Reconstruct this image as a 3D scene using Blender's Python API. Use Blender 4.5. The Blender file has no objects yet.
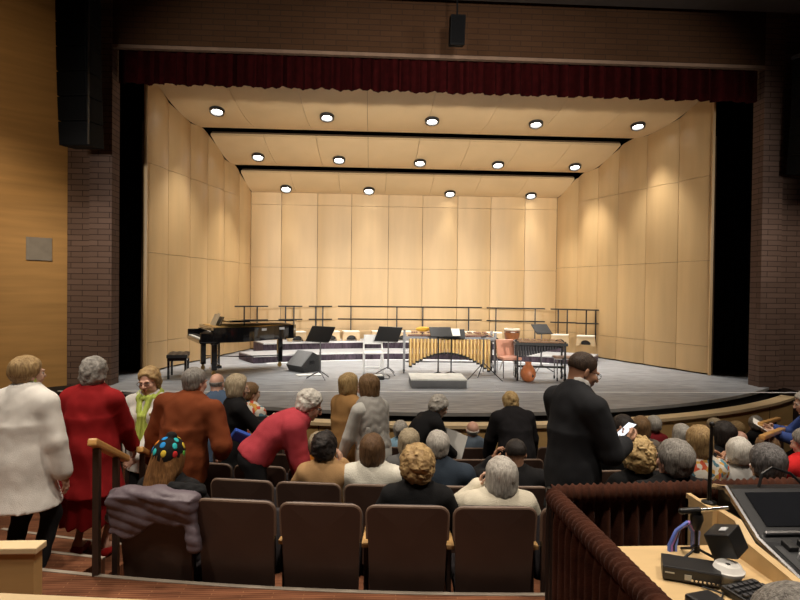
import bpy, bmesh, math, random
import numpy as np
from mathutils import Vector, Matrix

random.seed(7)
SC = bpy.context.scene
COL = SC.collection
PI = math.pi
R = math.radians

# ------------------------------------------------------------------ camera
FPX = 590.0                                   # focal length in pixels of an 800 px wide frame
cam_d = bpy.data.cameras.new('camera')
cam_d.sensor_width = 36.0
cam_d.lens = FPX / 800.0 * 36.0
cam_d.clip_end = 200
cam = bpy.data.objects.new('camera', cam_d)
COL.objects.link(cam)
CAM = Vector((0, 0, 1.74))
CROT = Matrix.Rotation(R(-3.1), 3, 'Z') @ Matrix.Rotation(R(90 - 0.8), 3, 'X') @ Matrix.Rotation(R(0.65), 3, 'Z')
cam.matrix_world = Matrix.Translation(CAM) @ CROT.to_4x4()
SC.camera = cam

# ------------------------------------------------------------------ world, colour management
SC.view_settings.view_transform = 'Standard'
SC.view_settings.look = 'None'
SC.view_settings.gamma = 1.0
SC.view_settings.use_curve_mapping = False
SC.view_settings.exposure = 0.2
w = bpy.data.worlds.new('world')
SC.world = w
w.use_nodes = True
w.node_tree.nodes['Background'].inputs[0].default_value = (1.0, 0.85, 0.7, 1)
w.node_tree.nodes['Background'].inputs[1].default_value = 0.007

# ------------------------------------------------------------------ lights of the house and added fill spots (the shell lamps come with their fittings)
def lamp(name, kind, loc, target, power, col=(1, .86, .68), size=.3, angle=80, blend=.6):
    d = bpy.data.lights.new(name, kind)
    d.energy = power
    d.color = col
    if kind == 'SPOT':
        d.spot_size = R(angle); d.spot_blend = blend; d.shadow_soft_size = size
    elif kind == 'AREA':
        d.shape = 'DISK'; d.size = size
    else:
        d.shadow_soft_size = size
    o = bpy.data.objects.new(name, d)
    COL.objects.link(o)
    o.location = loc
    v = Vector(target) - Vector(loc)
    o.rotation_euler = v.to_track_quat('-Z', 'Y').to_euler()
    return o

WARM = (1, .87, .72)
for lx, ly, pw in ((-3.0, 1.6, 800), (0.4, 0.6, 600), (3.4, 1.6, 680), (-2.6, 4.9, 740), (1.0, 4.4, 680), (4.6, 4.9, 740)):
    lamp('house_downlight_or_fill', 'SPOT', (lx, ly, 6.8), (lx, ly + .3, 0), pw, WARM, .25, 82, .7)
for lx in (-4.2, 7.2):  # unseen pair added as fill for the lower proscenium pillars
    lamp('house_downlight_or_fill', 'SPOT', (lx, 7.4, 5.6), (lx - .7 if lx < 0 else lx + .8, 10.8, 1.0), 520, WARM, .25, 52, 1.0)
lamp('wall_washer', 'SPOT', (-4.6, 6.2, 5.2), (-6.7, 10.1, 1.6), 480, (1, .78, .50), .12, 62, .9)
lamp('wall_washer', 'SPOT', (-5.2, 4.8, 4.6), (-7.0, 9.6, 4.6), 240, (1, .74, .45), .12, 60, .9)
for lx in (-4.0, 1.4, 6.8):  # unseen spots behind the camera, added to brighten the shell ceiling and walls
    lamp('shell_fill_spot', 'SPOT', (lx, -2.0, 3.0), (1.4 + (lx - 1.4) * .3, 15.0, 3.9), 3300, (1, .93, .82), .3, 38, .6)

# ------------------------------------------------------------------ placing helpers: a point of the photograph at a known distance or height
def ray(px, py):
    return CROT @ Vector(((px - 400) / FPX, -(py - 300) / FPX, -1))
def at(px, py, Y):
    d = ray(px, py)
    return CAM + d * (Y / d.y)
def on(px, py, z):
    d = ray(px, py)
    return CAM + d * ((z - CAM.z) / d.z)

# ------------------------------------------------------------------ materials
MATS = {}
def mat(name, col, rough=.6, metal=0.0, var=.12, vs=6.0, bump=.0, bs=60.0, st=(1, 1, 1), spec=.5, sheen=0.0, emit=None, es=1.0, two=None, coat=0.0):
    if name in MATS:
        return MATS[name]
    m = bpy.data.materials.new(name)
    m.use_nodes = True
    nt = m.node_tree
    b = nt.nodes['Principled BSDF']
    b.inputs['Roughness'].default_value = rough
    b.inputs['Metallic'].default_value = metal
    b.inputs['Specular IOR Level'].default_value = spec
    b.inputs['Sheen Weight'].default_value = sheen
    b.inputs['Coat Weight'].default_value = coat
    tc = nt.nodes.new('ShaderNodeTexCoord')
    mp = nt.nodes.new('ShaderNodeMapping')
    mp.inputs['Scale'].default_value = st
    nt.links.new(tc.outputs['Object'], mp.inputs['Vector'])
    n = nt.nodes.new('ShaderNodeTexNoise')
    n.inputs['Scale'].default_value = vs
    n.inputs['Detail'].default_value = 5
    nt.links.new(mp.outputs[0], n.inputs['Vector'])
    r = nt.nodes.new('ShaderNodeValToRGB')
    c2 = two if two else tuple(min(1, c * (1 + var)) for c in col)
    c1 = col if two else tuple(c * (1 - var) for c in col)
    r.color_ramp.elements[0].color = (*c1, 1); r.color_ramp.elements[0].position = .3
    r.color_ramp.elements[1].color = (*c2, 1); r.color_ramp.elements[1].position = .7
    nt.links.new(n.outputs['Fac'], r.inputs['Fac'])
    nt.links.new(r.outputs['Color'], b.inputs['Base Color'])
    if bump:
        n2 = nt.nodes.new('ShaderNodeTexNoise')
        n2.inputs['Scale'].default_value = bs
        n2.inputs['Detail'].default_value = 3
        nt.links.new(mp.outputs[0], n2.inputs['Vector'])
        bp = nt.nodes.new('ShaderNodeBump')
        bp.inputs['Strength'].default_value = bump
        bp.inputs['Distance'].default_value = .01
        nt.links.new(n2.outputs['Fac'], bp.inputs['Height'])
        nt.links.new(bp.outputs[0], b.inputs['Normal'])
    if emit:
        b.inputs['Emission Color'].default_value = (*emit, 1)
        b.inputs['Emission Strength'].default_value = es
    MATS[name] = m
    return m

def brick_mat(name, c1, c2, mortar, bw=.40, rh=.10):
    m = bpy.data.materials.new(name); m.use_nodes = True
    nt = m.node_tree; b = nt.nodes['Principled BSDF']; b.inputs['Roughness'].default_value = .85; b.inputs['Specular IOR Level'].default_value = .12
    tc = nt.nodes.new('ShaderNodeTexCoord')
    sp = nt.nodes.new('ShaderNodeSeparateXYZ'); nt.links.new(tc.outputs['Object'], sp.inputs[0])
    ad = nt.nodes.new('ShaderNodeMath'); ad.operation = 'ADD'
    nt.links.new(sp.outputs[0], ad.inputs[0]); nt.links.new(sp.outputs[1], ad.inputs[1])
    cb = nt.nodes.new('ShaderNodeCombineXYZ'); nt.links.new(ad.outputs[0], cb.inputs[0]); nt.links.new(sp.outputs[2], cb.inputs[1])
    t = nt.nodes.new('ShaderNodeTexBrick')
    t.inputs['Color1'].default_value = (*c1, 1); t.inputs['Color2'].default_value = (*c2, 1); t.inputs['Mortar'].default_value = (*mortar, 1)
    t.inputs['Scale'].default_value = 1; t.inputs['Brick Width'].default_value = bw; t.inputs['Row Height'].default_value = rh
    t.inputs['Mortar Size'].default_value = .007; t.inputs['Mortar Smooth'].default_value = .3
    nt.links.new(cb.outputs[0], t.inputs['Vector'])
    nt.links.new(t.outputs['Color'], b.inputs['Base Color'])
    bp = nt.nodes.new('ShaderNodeBump'); bp.inputs['Strength'].default_value = .6; bp.inputs['Distance'].default_value = .01; bp.invert = True
    nt.links.new(t.outputs['Fac'], bp.inputs['Height']); nt.links.new(bp.outputs[0], b.inputs['Normal'])
    return m

def plank_mat(name, c1, c2, line, bw, rh, rough, ang=0.0, spec=.5):
    """planks lying in the XY plane"""
    m = bpy.data.materials.new(name); m.use_nodes = True
    nt = m.node_tree; b = nt.nodes['Principled BSDF']; b.inputs['Roughness'].default_value = rough
    b.inputs['Specular IOR Level'].default_value = spec
    tc = nt.nodes.new('ShaderNodeTexCoord'); mp = nt.nodes.new('ShaderNodeMapping'); mp.inputs['Rotation'].default_value = (0, 0, ang)
    nt.links.new(tc.outputs['Object'], mp.inputs[0])
    t = nt.nodes.new('ShaderNodeTexBrick')
    t.inputs['Color1'].default_value = (*c1, 1); t.inputs['Color2'].default_value = (*c2, 1); t.inputs['Mortar'].default_value = (*line, 1)
    t.inputs['Scale'].default_value = 1; t.inputs['Brick Width'].default_value = bw; t.inputs['Row Height'].default_value = rh
    t.inputs['Mortar Size'].default_value = .003
    nt.links.new(mp.outputs[0], t.inputs['Vector'])
    mp2 = nt.nodes.new('ShaderNodeMapping'); mp2.inputs['Scale'].default_value = (1.2, 9, 1); nt.links.new(mp.outputs[0], mp2.inputs[0])
    n = nt.nodes.new('ShaderNodeTexNoise'); n.inputs['Scale'].default_value = 2.2; n.inputs['Detail'].default_value = 6; nt.links.new(mp2.outputs[0], n.inputs['Vector'])
    rp = nt.nodes.new('ShaderNodeValToRGB'); rp.color_ramp.elements[0].position = .3; rp.color_ramp.elements[1].position = .72
    rp.color_ramp.elements[0].color = (.50, .50, .50, 1); rp.color_ramp.elements[1].color = (1.22, 1.22, 1.22, 1)
    nt.links.new(n.outputs['Fac'], rp.inputs[0])
    mx = nt.nodes.new('ShaderNodeMix'); mx.data_type = 'RGBA'; mx.blend_type = 'MULTIPLY'; mx.inputs['Factor'].default_value = 1
    nt.links.new(t.outputs['Color'], mx.inputs[6]); nt.links.new(rp.outputs[0], mx.inputs[7])
    nt.links.new(mx.outputs[2], b.inputs['Base Color'])
    return m

M_SHELL = mat('shell_maple', (.60, .405, .20), .42, var=.07, vs=1.6, st=(2.2, 2.2, .25), bump=.02, bs=40)
M_CEIL = mat('shell_ceiling_maple', (.60, .42, .225), .5, var=.05, vs=1.2)
M_SEAM = mat('seam_dark', (.10, .06, .03), .9, var=.1)
M_BLACK = mat('black_drape', (.006, .006, .007), .95, var=.3, spec=.1)
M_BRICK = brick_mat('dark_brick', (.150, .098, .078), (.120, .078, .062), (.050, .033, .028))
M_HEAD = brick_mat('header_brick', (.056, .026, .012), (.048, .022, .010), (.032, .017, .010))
M_WOODWALL = mat('side_wall_veneer', (.42, .24, .085), .5, var=.14, vs=2.2, st=(.35, .35, 4.5))
M_DARKWALL = mat('recess_plaster', (.06, .04, .033), .9)
M_STAGE = plank_mat('stage_boards', (.37, .385, .415), (.31, .325, .355), (.15, .155, .165), 2.4, .14, .5, spec=.3)
M_LIP = mat('stage_front_black', (.010, .010, .011), .7, spec=.3)
M_LINE = mat('white_tape', (.8, .8, .8), .6)
M_RAILWOOD = mat('pit_rail_maple', (.50, .32, .13), .45, var=.1, vs=2, st=(.6, .6, 4))
M_RAILCAP = mat('pit_rail_cap', (.70, .54, .32), .4, var=.06)
M_CARPET = plank_mat('striped_carpet', (.155, .058, .030), (.115, .042, .022), (.22, .10, .05), .35, .022, .95, spec=.1)
M_NOSE = mat('step_nosing', (.27, .23, .185), .6)
M_ROOMCEIL = mat('house_ceiling', (.05, .036, .028), .9)
M_VELVET = mat('valance_velvet', (.022, .0018, .0020), .95, var=.25, vs=9, spec=.05, sheen=.0, bump=.2, bs=120)
M_BROWNVELVET = mat('brown_velvet', (.054, .018, .010), .92, var=.3, vs=14, spec=.1, sheen=.04, bump=.3, bs=110)
M_PIANO = mat('piano_lacquer', (.006, .006, .007), .08, var=.05, coat=.8)
M_KEYW = mat('ivory_white', (.8, .8, .76), .3, var=.03)
M_BRASS = mat('brass', (.70, .47, .16), .3, 1.0, var=.05)
M_CHROME = mat('chrome', (.65, .65, .66), .22, 1.0, var=.03)
M_GREYMET = mat('grey_metal', (.16, .16, .17), .4, .7, var=.06)
M_BLK = mat('black_plastic', (.012, .012, .013), .45, var=.1)
M_BLKMET = mat('black_metal', (.014, .014, .015), .35, .4, var=.1)
M_WHITE = mat('white_paint', (.82, .82, .82), .4, var=.02)
M_PAPER = mat('paper', (.85, .84, .80), .8, var=.03)
M_GOLD = mat('gold_resonator', (.74, .50, .20), .35, .55, var=.06)
M_ROSE = mat('rosewood', (.17, .055, .03), .35, var=.2, vs=5, st=(1, 8, 8))
M_SKIRT = mat('purple_riser_skirt', (.085, .060, .085), .8, var=.55, vs=16, st=(1, 1, .35), bump=.3, bs=40)
M_RISERTOP = mat('riser_top_grey', (.33, .335, .35), .5, var=.06)
M_CREAM = mat('cream_wood', (.68, .50, .29), .5, var=.07, vs=4)
M_PINK = mat('salmon_vinyl', (.70, .33, .22), .55, var=.06)
M_ORANGE = mat('orange_clay', (.62, .20, .075), .4, var=.2, vs=9)
M_DRUM = mat('drum_wood', (.36, .13, .045), .3, var=.25, vs=8, st=(1, 1, .4))
M_HIDE = mat('drum_hide', (.74, .66, .52), .6, var=.07)
M_YELLOW = mat('yellow_cloth', (.80, .46, .045), .7, var=.1)
M_WEDGE = mat('speaker_grey_grille', (.23, .23, .235), .7, var=.2, vs=90)
M_SEATSHELL = mat('seat_back_brown', (.052, .030, .023), .42, var=.12, vs=5, spec=.45)
M_SEATRIM = mat('seat_rim_tan', (.15, .10, .072), .5)
M_SEATFAB = mat('seat_fabric', (.024, .019, .022), .9, var=.3, vs=60, bump=.2, bs=200)
M_ARM = mat('armrest_oak', (.55, .33, .13), .4, var=.12, vs=6, st=(4, .6, 4))
M_POST = mat('brown_post', (.050, .032, .026), .4, .3)
M_HANDRAIL = mat('handrail_oak', (.60, .33, .11), .35, var=.12, vs=5)
M_DESK = mat('desk_birch', (.66, .47, .24), .42, var=.09, vs=3, st=(.7, 4, 4))
M_GLASSESF = mat('glasses_frame', (.02, .018, .018), .3)

# ------------------------------------------------------------------ mesh building
def link(o, parent=None):
    COL.objects.link(o)
    if parent is not None:
        o.parent = parent
    return o

def tag(o, label=None, cat=None, group=None, kind=None):
    if label: o['label'] = label
    if cat: o['category'] = cat
    if group: o['group'] = group
    if kind: o['kind'] = kind
    return o

def thing(name, label, cat, loc=(0, 0, 0), rz=0.0, group=None):
    o = bpy.data.objects.new(name, None)
    o.empty_display_size = .1
    link(o)
    o.location = loc
    o.rotation_euler = (0, 0, rz)
    return tag(o, label, cat, group)

def copy_tree(o, parent=None):
    c = o.copy()
    COL.objects.link(c)
    if parent is not None:
        c.parent = parent
    for ch in list(o.children):
        copy_tree(ch, c)
    return c

class MB:
    def __init__(self):
        self.bm = bmesh.new()
    def _mark(self, before, mi):
        for f in self.bm.faces:
            if f.index == -1 or f not in before:
                f.material_index = mi
    def box(self, c, s, rot=None, bevel=0.0, taper=None):
        vs = []
        for dz in (-.5, .5):
            for dx, dy in ((-.5, -.5), (.5, -.5), (.5, .5), (-.5, .5)):
                k = 1.0
                if taper and dz > 0: k = taper
                v = Vector((dx * s[0] * k, dy * s[1] * k, dz * s[2]))
                if rot is not None: v = rot @ v
                vs.append(self.bm.verts.new(v + Vector(c)))
        fs = [self.bm.faces.new([vs[i] for i in q]) for q in ((3, 2, 1, 0), (4, 5, 6, 7), (0, 1, 5, 4), (1, 2, 6, 5), (2, 3, 7, 6), (3, 0, 4, 7))]
        if bevel:
            es = list({e for f in fs for e in f.edges})
            bmesh.ops.bevel(self.bm, geom=es, offset=bevel, segments=2, affect='EDGES', profile=.6)
        return self
    def cyl(self, a, b, r0, r1=None, seg=12, caps=True):
        a, b = Vector(a), Vector(b)
        r1 = r0 if r1 is None else r1
        z = (b - a).normalized()
        x = z.orthogonal().normalized(); y = z.cross(x)
        ra, rb = [], []
        for i in range(seg):
            t = 2 * PI * i / seg
            d = x * math.cos(t) + y * math.sin(t)
            ra.append(self.bm.verts.new(a + d * r0)); rb.append(self.bm.verts.new(b + d * r1))
        for i in range(seg):
            j = (i + 1) % seg
            self.bm.faces.new((ra[i], ra[j], rb[j], rb[i]))
        if caps:
            self.bm.faces.new(ra[::-1]); self.bm.faces.new(rb)
        return self
    def tube(self, pts, r, seg=8, rs=None, sq=False):
        pts = [Vector(p) for p in pts]
        rings = []
        px = None
        for i, p in enumerate(pts):
            t = (pts[min(i + 1, len(pts) - 1)] - pts[max(i - 1, 0)]).normalized()
            if px is None:
                x = t.orthogonal().normalized()
            else:
                x = (px - t * px.dot(t)).normalized()
            px = x
            y = t.cross(x)
            rr = rs[i] if rs else r
            rings.append([self.bm.verts.new(p + (x * math.cos(2 * PI * k / seg) + y * math.sin(2 * PI * k / seg)) * rr) for k in range(seg)])
        for i in range(len(rings) - 1):
            for k in range(seg):
                j = (k + 1) % seg
                self.bm.faces.new((rings[i][k], rings[i][j], rings[i + 1][j], rings[i + 1][k]))
        self.bm.faces.new(rings[0][::-1]); self.bm.faces.new(rings[-1])
        return self
    def lathe(self, prof, c=(0, 0, 0), seg=24, sc=(1, 1, 1), rot=None, ring=False):
        """prof: (r, z) pairs, bottom to top"""
        rings = []
        for r, z in prof:
            if r < 1e-5:
                v = Vector((0, 0, z * sc[2]))
                if rot is not None: v = rot @ v
                rings.append([self.bm.verts.new(v + Vector(c))])
            else:
                ring = []
                for k in range(seg):
                    v = Vector((r * math.cos(2 * PI * k / seg) * sc[0], r * math.sin(2 * PI * k / seg) * sc[1], z * sc[2]))
                    if rot is not None: v = rot @ v
                    ring.append(self.bm.verts.new(v + Vector(c)))
                rings.append(ring)
        if ring: rings.append(rings[0])
        for a, b in zip(rings, rings[1:]):
            for k in range(seg):
                j = (k + 1) % seg
                if len(a) == 1 and len(b) == 1: continue
                if len(a) == 1: self.bm.faces.new((a[0], b[j], b[k]))
                elif len(b) == 1: self.bm.faces.new((a[k], a[j], b[0]))
                else: self.bm.faces.new((a[k], a[j], b[j], b[k]))
        if ring: return self
        if len(rings[0]) > 1: self.bm.faces.new(rings[0][::-1])
        if len(rings[-1]) > 1: self.bm.faces.new(rings[-1])
        return self
    def sphere(self, c, r, seg=16, sc=(1, 1, 1), rot=None):
        n = max(6, seg // 2)
        prof = [(r * math.sin(PI * i / n), -r * math.cos(PI * i / n)) for i in range(n + 1)]
        prof[0] = (0, -r); prof[-1] = (0, r)
        return self.lathe(prof, c, seg, sc, rot)
    def prism(self, poly, h, mtx=None, bevel=0.0):
        """poly in XY extruded along +Z by h, then transformed"""
        mtx = mtx or Matrix.Identity(4)
        a = [self.bm.verts.new(mtx @ Vector((x, y, 0))) for x, y in poly]
        b = [self.bm.verts.new(mtx @ Vector((x, y, h))) for x, y in poly]
        fs = [self.bm.faces.new(a[::-1]), self.bm.faces.new(b)]
        n = len(poly)
        for i in range(n):
            j = (i + 1) % n
            fs.append(self.bm.faces.new((a[i], a[j], b[j], b[i])))
        if bevel:
            es = list(fs[0].edges) + list(fs[1].edges)
            bmesh.ops.bevel(self.bm, geom=es, offset=bevel, segments=2, affect='EDGES', profile=.6)
        return self
    def grid(self, rows, closed=False):
        """rows of points; makes a quad sheet"""
        vr = [[self.bm.verts.new(p) for p in row] for row in rows]
        for a, b in zip(vr, vr[1:]):
            n = len(a)
            for k in range(n if closed else n - 1):
                j = (k + 1) % n
                self.bm.faces.new((a[k], a[j], b[j], b[k]))
        return self
    def slab(self, rows, thick_vec):
        """closed sheet with thickness: rows of points offset by a vector (or function of the point)"""
        f = thick_vec if callable(thick_vec) else (lambda p: Vector(thick_vec))
        A = [[self.bm.verts.new(Vector(p)) for p in row] for row in rows]
        B = [[self.bm.verts.new(Vector(p) + f(Vector(p))) for p in row] for row in rows]
        nr, nc = len(A), len(A[0])
        for i in range(nr - 1):
            for k in range(nc - 1):
                self.bm.faces.new((A[i][k], A[i][k + 1], A[i + 1][k + 1], A[i + 1][k]))
                self.bm.faces.new((B[i][k], B[i + 1][k], B[i + 1][k + 1], B[i][k + 1]))
        for i in range(nr - 1):
            for k in (0, nc - 1):
                self.bm.faces.new((A[i][k], A[i + 1][k], B[i + 1][k], B[i][k]))
        for k in range(nc - 1):
            for i in (0, nr - 1):
                self.bm.faces.new((A[i][k], A[i][k + 1], B[i][k + 1], B[i][k]))
        return self
    def arc(self, cx, cy, r0, r1, a0, a1, z0, z1, n=32):
        """block bounded by two arcs; angles from +Y towards +X (centre behind: use r on the -Y side with a about 180)"""
        rows = []
        for i in range(n + 1):
            a = a0 + (a1 - a0) * i / n
            s, c = math.sin(a), math.cos(a)
            rows.append([Vector((cx + r0 * s, cy + r0 * c, z0)), Vector((cx + r1 * s, cy + r1 * c, z0)),
                         Vector((cx + r1 * s, cy + r1 * c, z1)), Vector((cx + r0 * s, cy + r0 * c, z1))])
        vr = [[self.bm.verts.new(p) for p in row] for row in rows]
        for a, b in zip(vr, vr[1:]):
            for k in range(4):
                j = (k + 1) % 4
                self.bm.faces.new((a[k], a[j], b[j], b[k]))
        self.bm.faces.new(vr[0]); self.bm.faces.new(vr[-1][::-1])
        return self
    def build(self, name, m, parent=None, smooth=False, angle=35, bevel=0.0):
        bmesh.ops.recalc_face_normals(self.bm, faces=self.bm.faces)
        me = bpy.data.meshes.new(name)
        self.bm.to_mesh(me)
        self.bm.free()
        for mm in (m if isinstance(m, (list, tuple)) else [m]):
            me.materials.append(mm)
        if smooth:
            me.shade_smooth()
            try:
                me.set_sharp_from_angle(angle=R(angle))
            except Exception:
                pass
        o = bpy.data.objects.new(name, me)
        link(o, parent)
        if bevel:
            md = o.modifiers.new('bevel', 'BEVEL'); md.width = bevel; md.segments = 2; md.limit_method = 'ANGLE'
        return o

def struct(o):
    o['kind'] = 'structure'
    return o
def rotz(a): return Matrix.Rotation(a, 3, 'Z')
def rotx(a): return Matrix.Rotation(a, 3, 'X')
def roty(a): return Matrix.Rotation(a, 3, 'Y')
# ================================================================== THE SETTING
XC, YC = 1.39, 17.84                          # centre of the arcs that the stage edge and the seat rows follow
R_EDGE, R_RAIL = 9.40, 9.85
ROW_R = [14.35, 13.44, 12.53, 11.61, 10.70]
ROW_Z = [-.40, -.58, -.75, -.90, -1.02]
R_CROSS = 14.50
def arcpt(r, a, z=0.0):                       # a = 0 straight towards the audience, positive to the right
    return Vector((XC + r * math.sin(a), YC - r * math.cos(a), z))

# --- audience floors: terraces, each one an arc slab
def terrace(name, r_out, r_in, z, a0=-34, a1=34, n=48):
    m = MB(); m.arc(XC, YC, r_in, r_out, PI - R(a0), PI - R(a1), z - .6, z, n)
    return struct(m.build(name, M_CARPET))
terrace('floor', 22.0, R_CROSS, 0.0)
edges = [R_CROSS] + [r - .10 + .16 for r in ROW_R[1:]] + [R_RAIL - .1]
for i in range(5):
    terrace('floor_row', edges[i], edges[i + 1], ROW_Z[i])
# aisle steps on the left (between the terraces)
AIS0, AIS1 = R(-19.0), R(-13.2)
def astep(r_out, r_in, z, zb):
    m = MB(); m.arc(XC, YC, r_in, r_out, PI - AIS0, PI - AIS1, zb, z, 8)
    return struct(m.build('floor_step', M_CARPET))
steps = [(14.50, 14.02, -.133), (14.02, 13.52, -.267)]
for i, (a, b, z) in enumerate(steps):
    astep(a, b, z, -.44)
for i in range(1, 5):
    astep(edges[i], edges[i] - .42, (ROW_Z[i - 1] + ROW_Z[i]) / 2, ROW_Z[i] - .02)
def nosing(r, z, a0=AIS0, a1=AIS1, n=12):
    m = MB(); m.arc(XC, YC, r - .004, r + .028, PI - a0, PI - a1, z - .012, z + .004, n)
    return struct(m.build('trim_step_nosing', M_NOSE))
nosing(14.50, 0, R(-19), R(2), 40)
nosing(14.02, -.133); nosing(13.52, -.267); nosing(edges[1], -.40)

# --- stage
def stage_poly(r, y_back):
    amax = math.asin(6.6 / r)
    pts = [(XC + r * math.sin(-amax + 2 * amax * i / 60), YC - r * math.cos(-amax + 2 * amax * i / 60)) for i in range(61)]
    yl = pts[0][1]
    return [(-9.0, yl)] + pts + [(11.0, yl), (11.0, y_back), (-9.0, y_back)]
m = MB(); m.prism(stage_poly(R_EDGE, 19.0), .05, Matrix.Translation((0, 0, -.05)))
struct(m.build('floor_stage', M_STAGE))
m = MB(); m.prism(stage_poly(R_EDGE + -.03, 18.9), 1.25, Matrix.Translation((0, 0, -1.30)))
struct(m.build('wall_stage_front', M_LIP))
# white line along the stage and the pale edge strip
m = MB()
m.box(((-5.2 + 9.0) / 2, 10.22, .002), (14.2, .055, .004))
tag(m.build('floor_tape', M_LINE), 'long white line running across the grey stage floor', 'floor tape')
m = MB(); m.arc(XC, YC, R_EDGE - .012, R_EDGE + .008, PI - R(-41), PI - R(41), -.05, .003, 60)
struct(m.build('trim_stage_edge', mat('edge_strip', (.30, .30, .30), .5)))
# side blocks of the stage front, right and left
m = MB(); m.box((9.9, 10.55, -.66), (3.8, .9, 1.28)); struct(m.build('wall_stage_right', mat('stage_side_brown', (.075, .045, .036), .8)))
m = MB(); m.box((-7.1, 10.55, -.66), (3.9, .9, 1.28)); struct(m.build('wall_stage_left', M_LIP))
# --- pit rail: a curved wooden wall with a pale cap
pr = thing('pit_rail', 'curved pale wooden orchestra rail with flat cap in front of the black stage edge', 'railing')
m = MB(); m.arc(XC, YC, R_RAIL - .09, R_RAIL + .03, PI - R(-36), PI - R(39.5), -1.02, -.115, 72); m.build('rail_panel', M_RAILWOOD, pr)
m = MB(); m.arc(XC, YC, R_RAIL - .17, R_RAIL + .06, PI - R(-36), PI - R(39.7), -.115, -.07, 72); m.build('rail_cap', M_RAILCAP, pr)
for k, a in enumerate((-24, -12, 0, 12, 24, 33)):
    m = MB(); m.arc(XC, YC, R_RAIL + .029, R_RAIL + .034, PI - R(a - .05), PI - R(a + .05), -1.0, -.12, 1); m.build('panel_joint', M_SEAM, pr)
m = MB(); m.prism([(XC + r * math.sin(R(a)), YC - r * math.cos(R(a))) for r, a in
                   [(R_RAIL - .1, -36 + i * 1.25) for i in range(61)] + [(R_EDGE - .1, 39 - i * 1.25) for i in range(61)]], .1, Matrix.Translation((0, 0, -1.15)))
struct(m.build('floor_pit', M_LIP))

# --- proscenium
JL, JR, PY0, PY1, PZ = -4.59, 7.45, 10.83, 11.15, 6.09
CEIL = 7.35
def wall(name, c, s, mm): 
    m = MB(); m.box(c, s); return struct(m.build(name, mm))
PW = .39
wall('wall_proscenium_left', (JL - PW / 2, (PY0 + PY1) / 2, 3.65), (PW, PY1 - PY0, 7.4), M_BRICK)
wall('wall_proscenium_right', (JR + PW / 2, (PY0 + PY1) / 2, 3.65), (PW, PY1 - PY0, 7.4), M_BRICK)
wall('wall_recess_left', (JL - PW - .4, PY0 + .28, 3.65), (.8, .3, 7.4), M_BRICK)
wall('wall_recess_right', (JR + PW + 1.2, PY0 + .28, 3.65), (2.4, .3, 7.4), M_BRICK)
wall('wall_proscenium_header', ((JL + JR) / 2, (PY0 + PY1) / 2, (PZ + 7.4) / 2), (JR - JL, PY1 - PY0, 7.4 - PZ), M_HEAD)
m = MB(); m.box(((JL + JR) / 2, PY0 + .04, PZ - .03), (JR - JL, .10, .06)); struct(m.build('trim_header', mat('header_trim', (.16, .095, .06), .7)))
# house ceiling
wall('ceiling', (1, 4.5, CEIL + .1), (24, 13.2, .2), M_ROOMCEIL)
wall('wall_soffit', (1.4, PY0 - .55, 7.2), (22, .5, .5), M_ROOMCEIL)
# splayed wooden side walls
a = Vector((-5.42, 10.95, 0)); d = Vector((-.74, -.67, 0)).normalized(); nrm = Vector((-d.y, d.x, 0))
m = MB(); m.slab([[a + Vector((0, 0, -1.2)), a + d * 9 + Vector((0, 0, -1.2))], [a + Vector((0, 0, 7.4)), a + d * 9 + Vector((0, 0, 7.4))]], nrm * -.2 if nrm.x > 0 else nrm * .2)
struct(m.build('wall_left', M_WOODWALL))
pa = at(30, 238, 10.6); 
def on_wall(px, py):
    dd = ray(px, py); nn = Vector((d.y, -d.x, 0))
    t = (a - CAM).dot(nn) / dd.dot(nn)
    return CAM + dd * t
c = on_wall(39, 249); nn = Vector((.67, -.74, 0))
m = MB(); m.box((0, 0, 0), (.40, .02, .40), rotz(math.atan2(d.y, d.x)), .004)
vp = m.build('access_panel', mat('grey_panel', (.24, .215, .185), .5)); vp.location = c + nn * .012
tag(vp, 'small square grey cover plate set on the left wooden wall', 'wall plate')
a2 = Vector((9.4, 10.95, 0)); d2 = Vector((.74, -.67, 0)).normalized()
m = MB(); m.slab([[a2 + Vector((0, 0, -1.2)), a2 + d2 * 9 + Vector((0, 0, -1.2))], [a2 + Vector((0, 0, 7.4)), a2 + d2 * 9 + Vector((0, 0, 7.4))]], Vector((.13, .15, 0)))
struct(m.build('wall_right', M_WOODWALL))
# back of the hall, far behind the camera
wall('wall_back', (1, -4.3, 3), (24, .2, 9), M_DARKWALL)
wall('wall_house_left', (-12.1, 2, 3), (.2, 14, 9), M_DARKWALL)
wall('wall_house_right', (14.5, 2, 3), (.2, 14, 9), M_DARKWALL)
# black masking behind the jambs
for nm, x0, x1 in (('left', -9.0, -4.75), ('right', 7.6, 11.0)):
    rows = []
    for z in (0, 7.4):
        rows.append([Vector((x0 + (x1 - x0) * i / 60 * 1.06 if nm == 'left' else x0 - .25 + (x1 - x0 + .25) * i / 60, 12.9 + .06 * math.sin(i * 1.7), z)) for i in range(61)])
    m = MB(); m.slab(rows, (0, .02, 0))
    o = m.build('masking_curtain', M_BLACK); tag(o, 'tall black masking drape beside the %s end of the wooden shell' % nm, 'curtain')
wall('wall_stage_back', (1, 18.95, 3.5), (20, .1, 8), M_BLACK)
wall('wall_stage_wing_left', (-9.05, 14.9, 3.5), (.1, 8.1, 8), M_BLACK)
wall('wall_stage_wing_right', (11.05, 14.9, 3.5), (.1, 8.1, 8), M_BLACK)
wall('ceiling_stage', (1, 14.9, 7.6), (20.2, 8.2, .1), M_BLACK)

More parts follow.
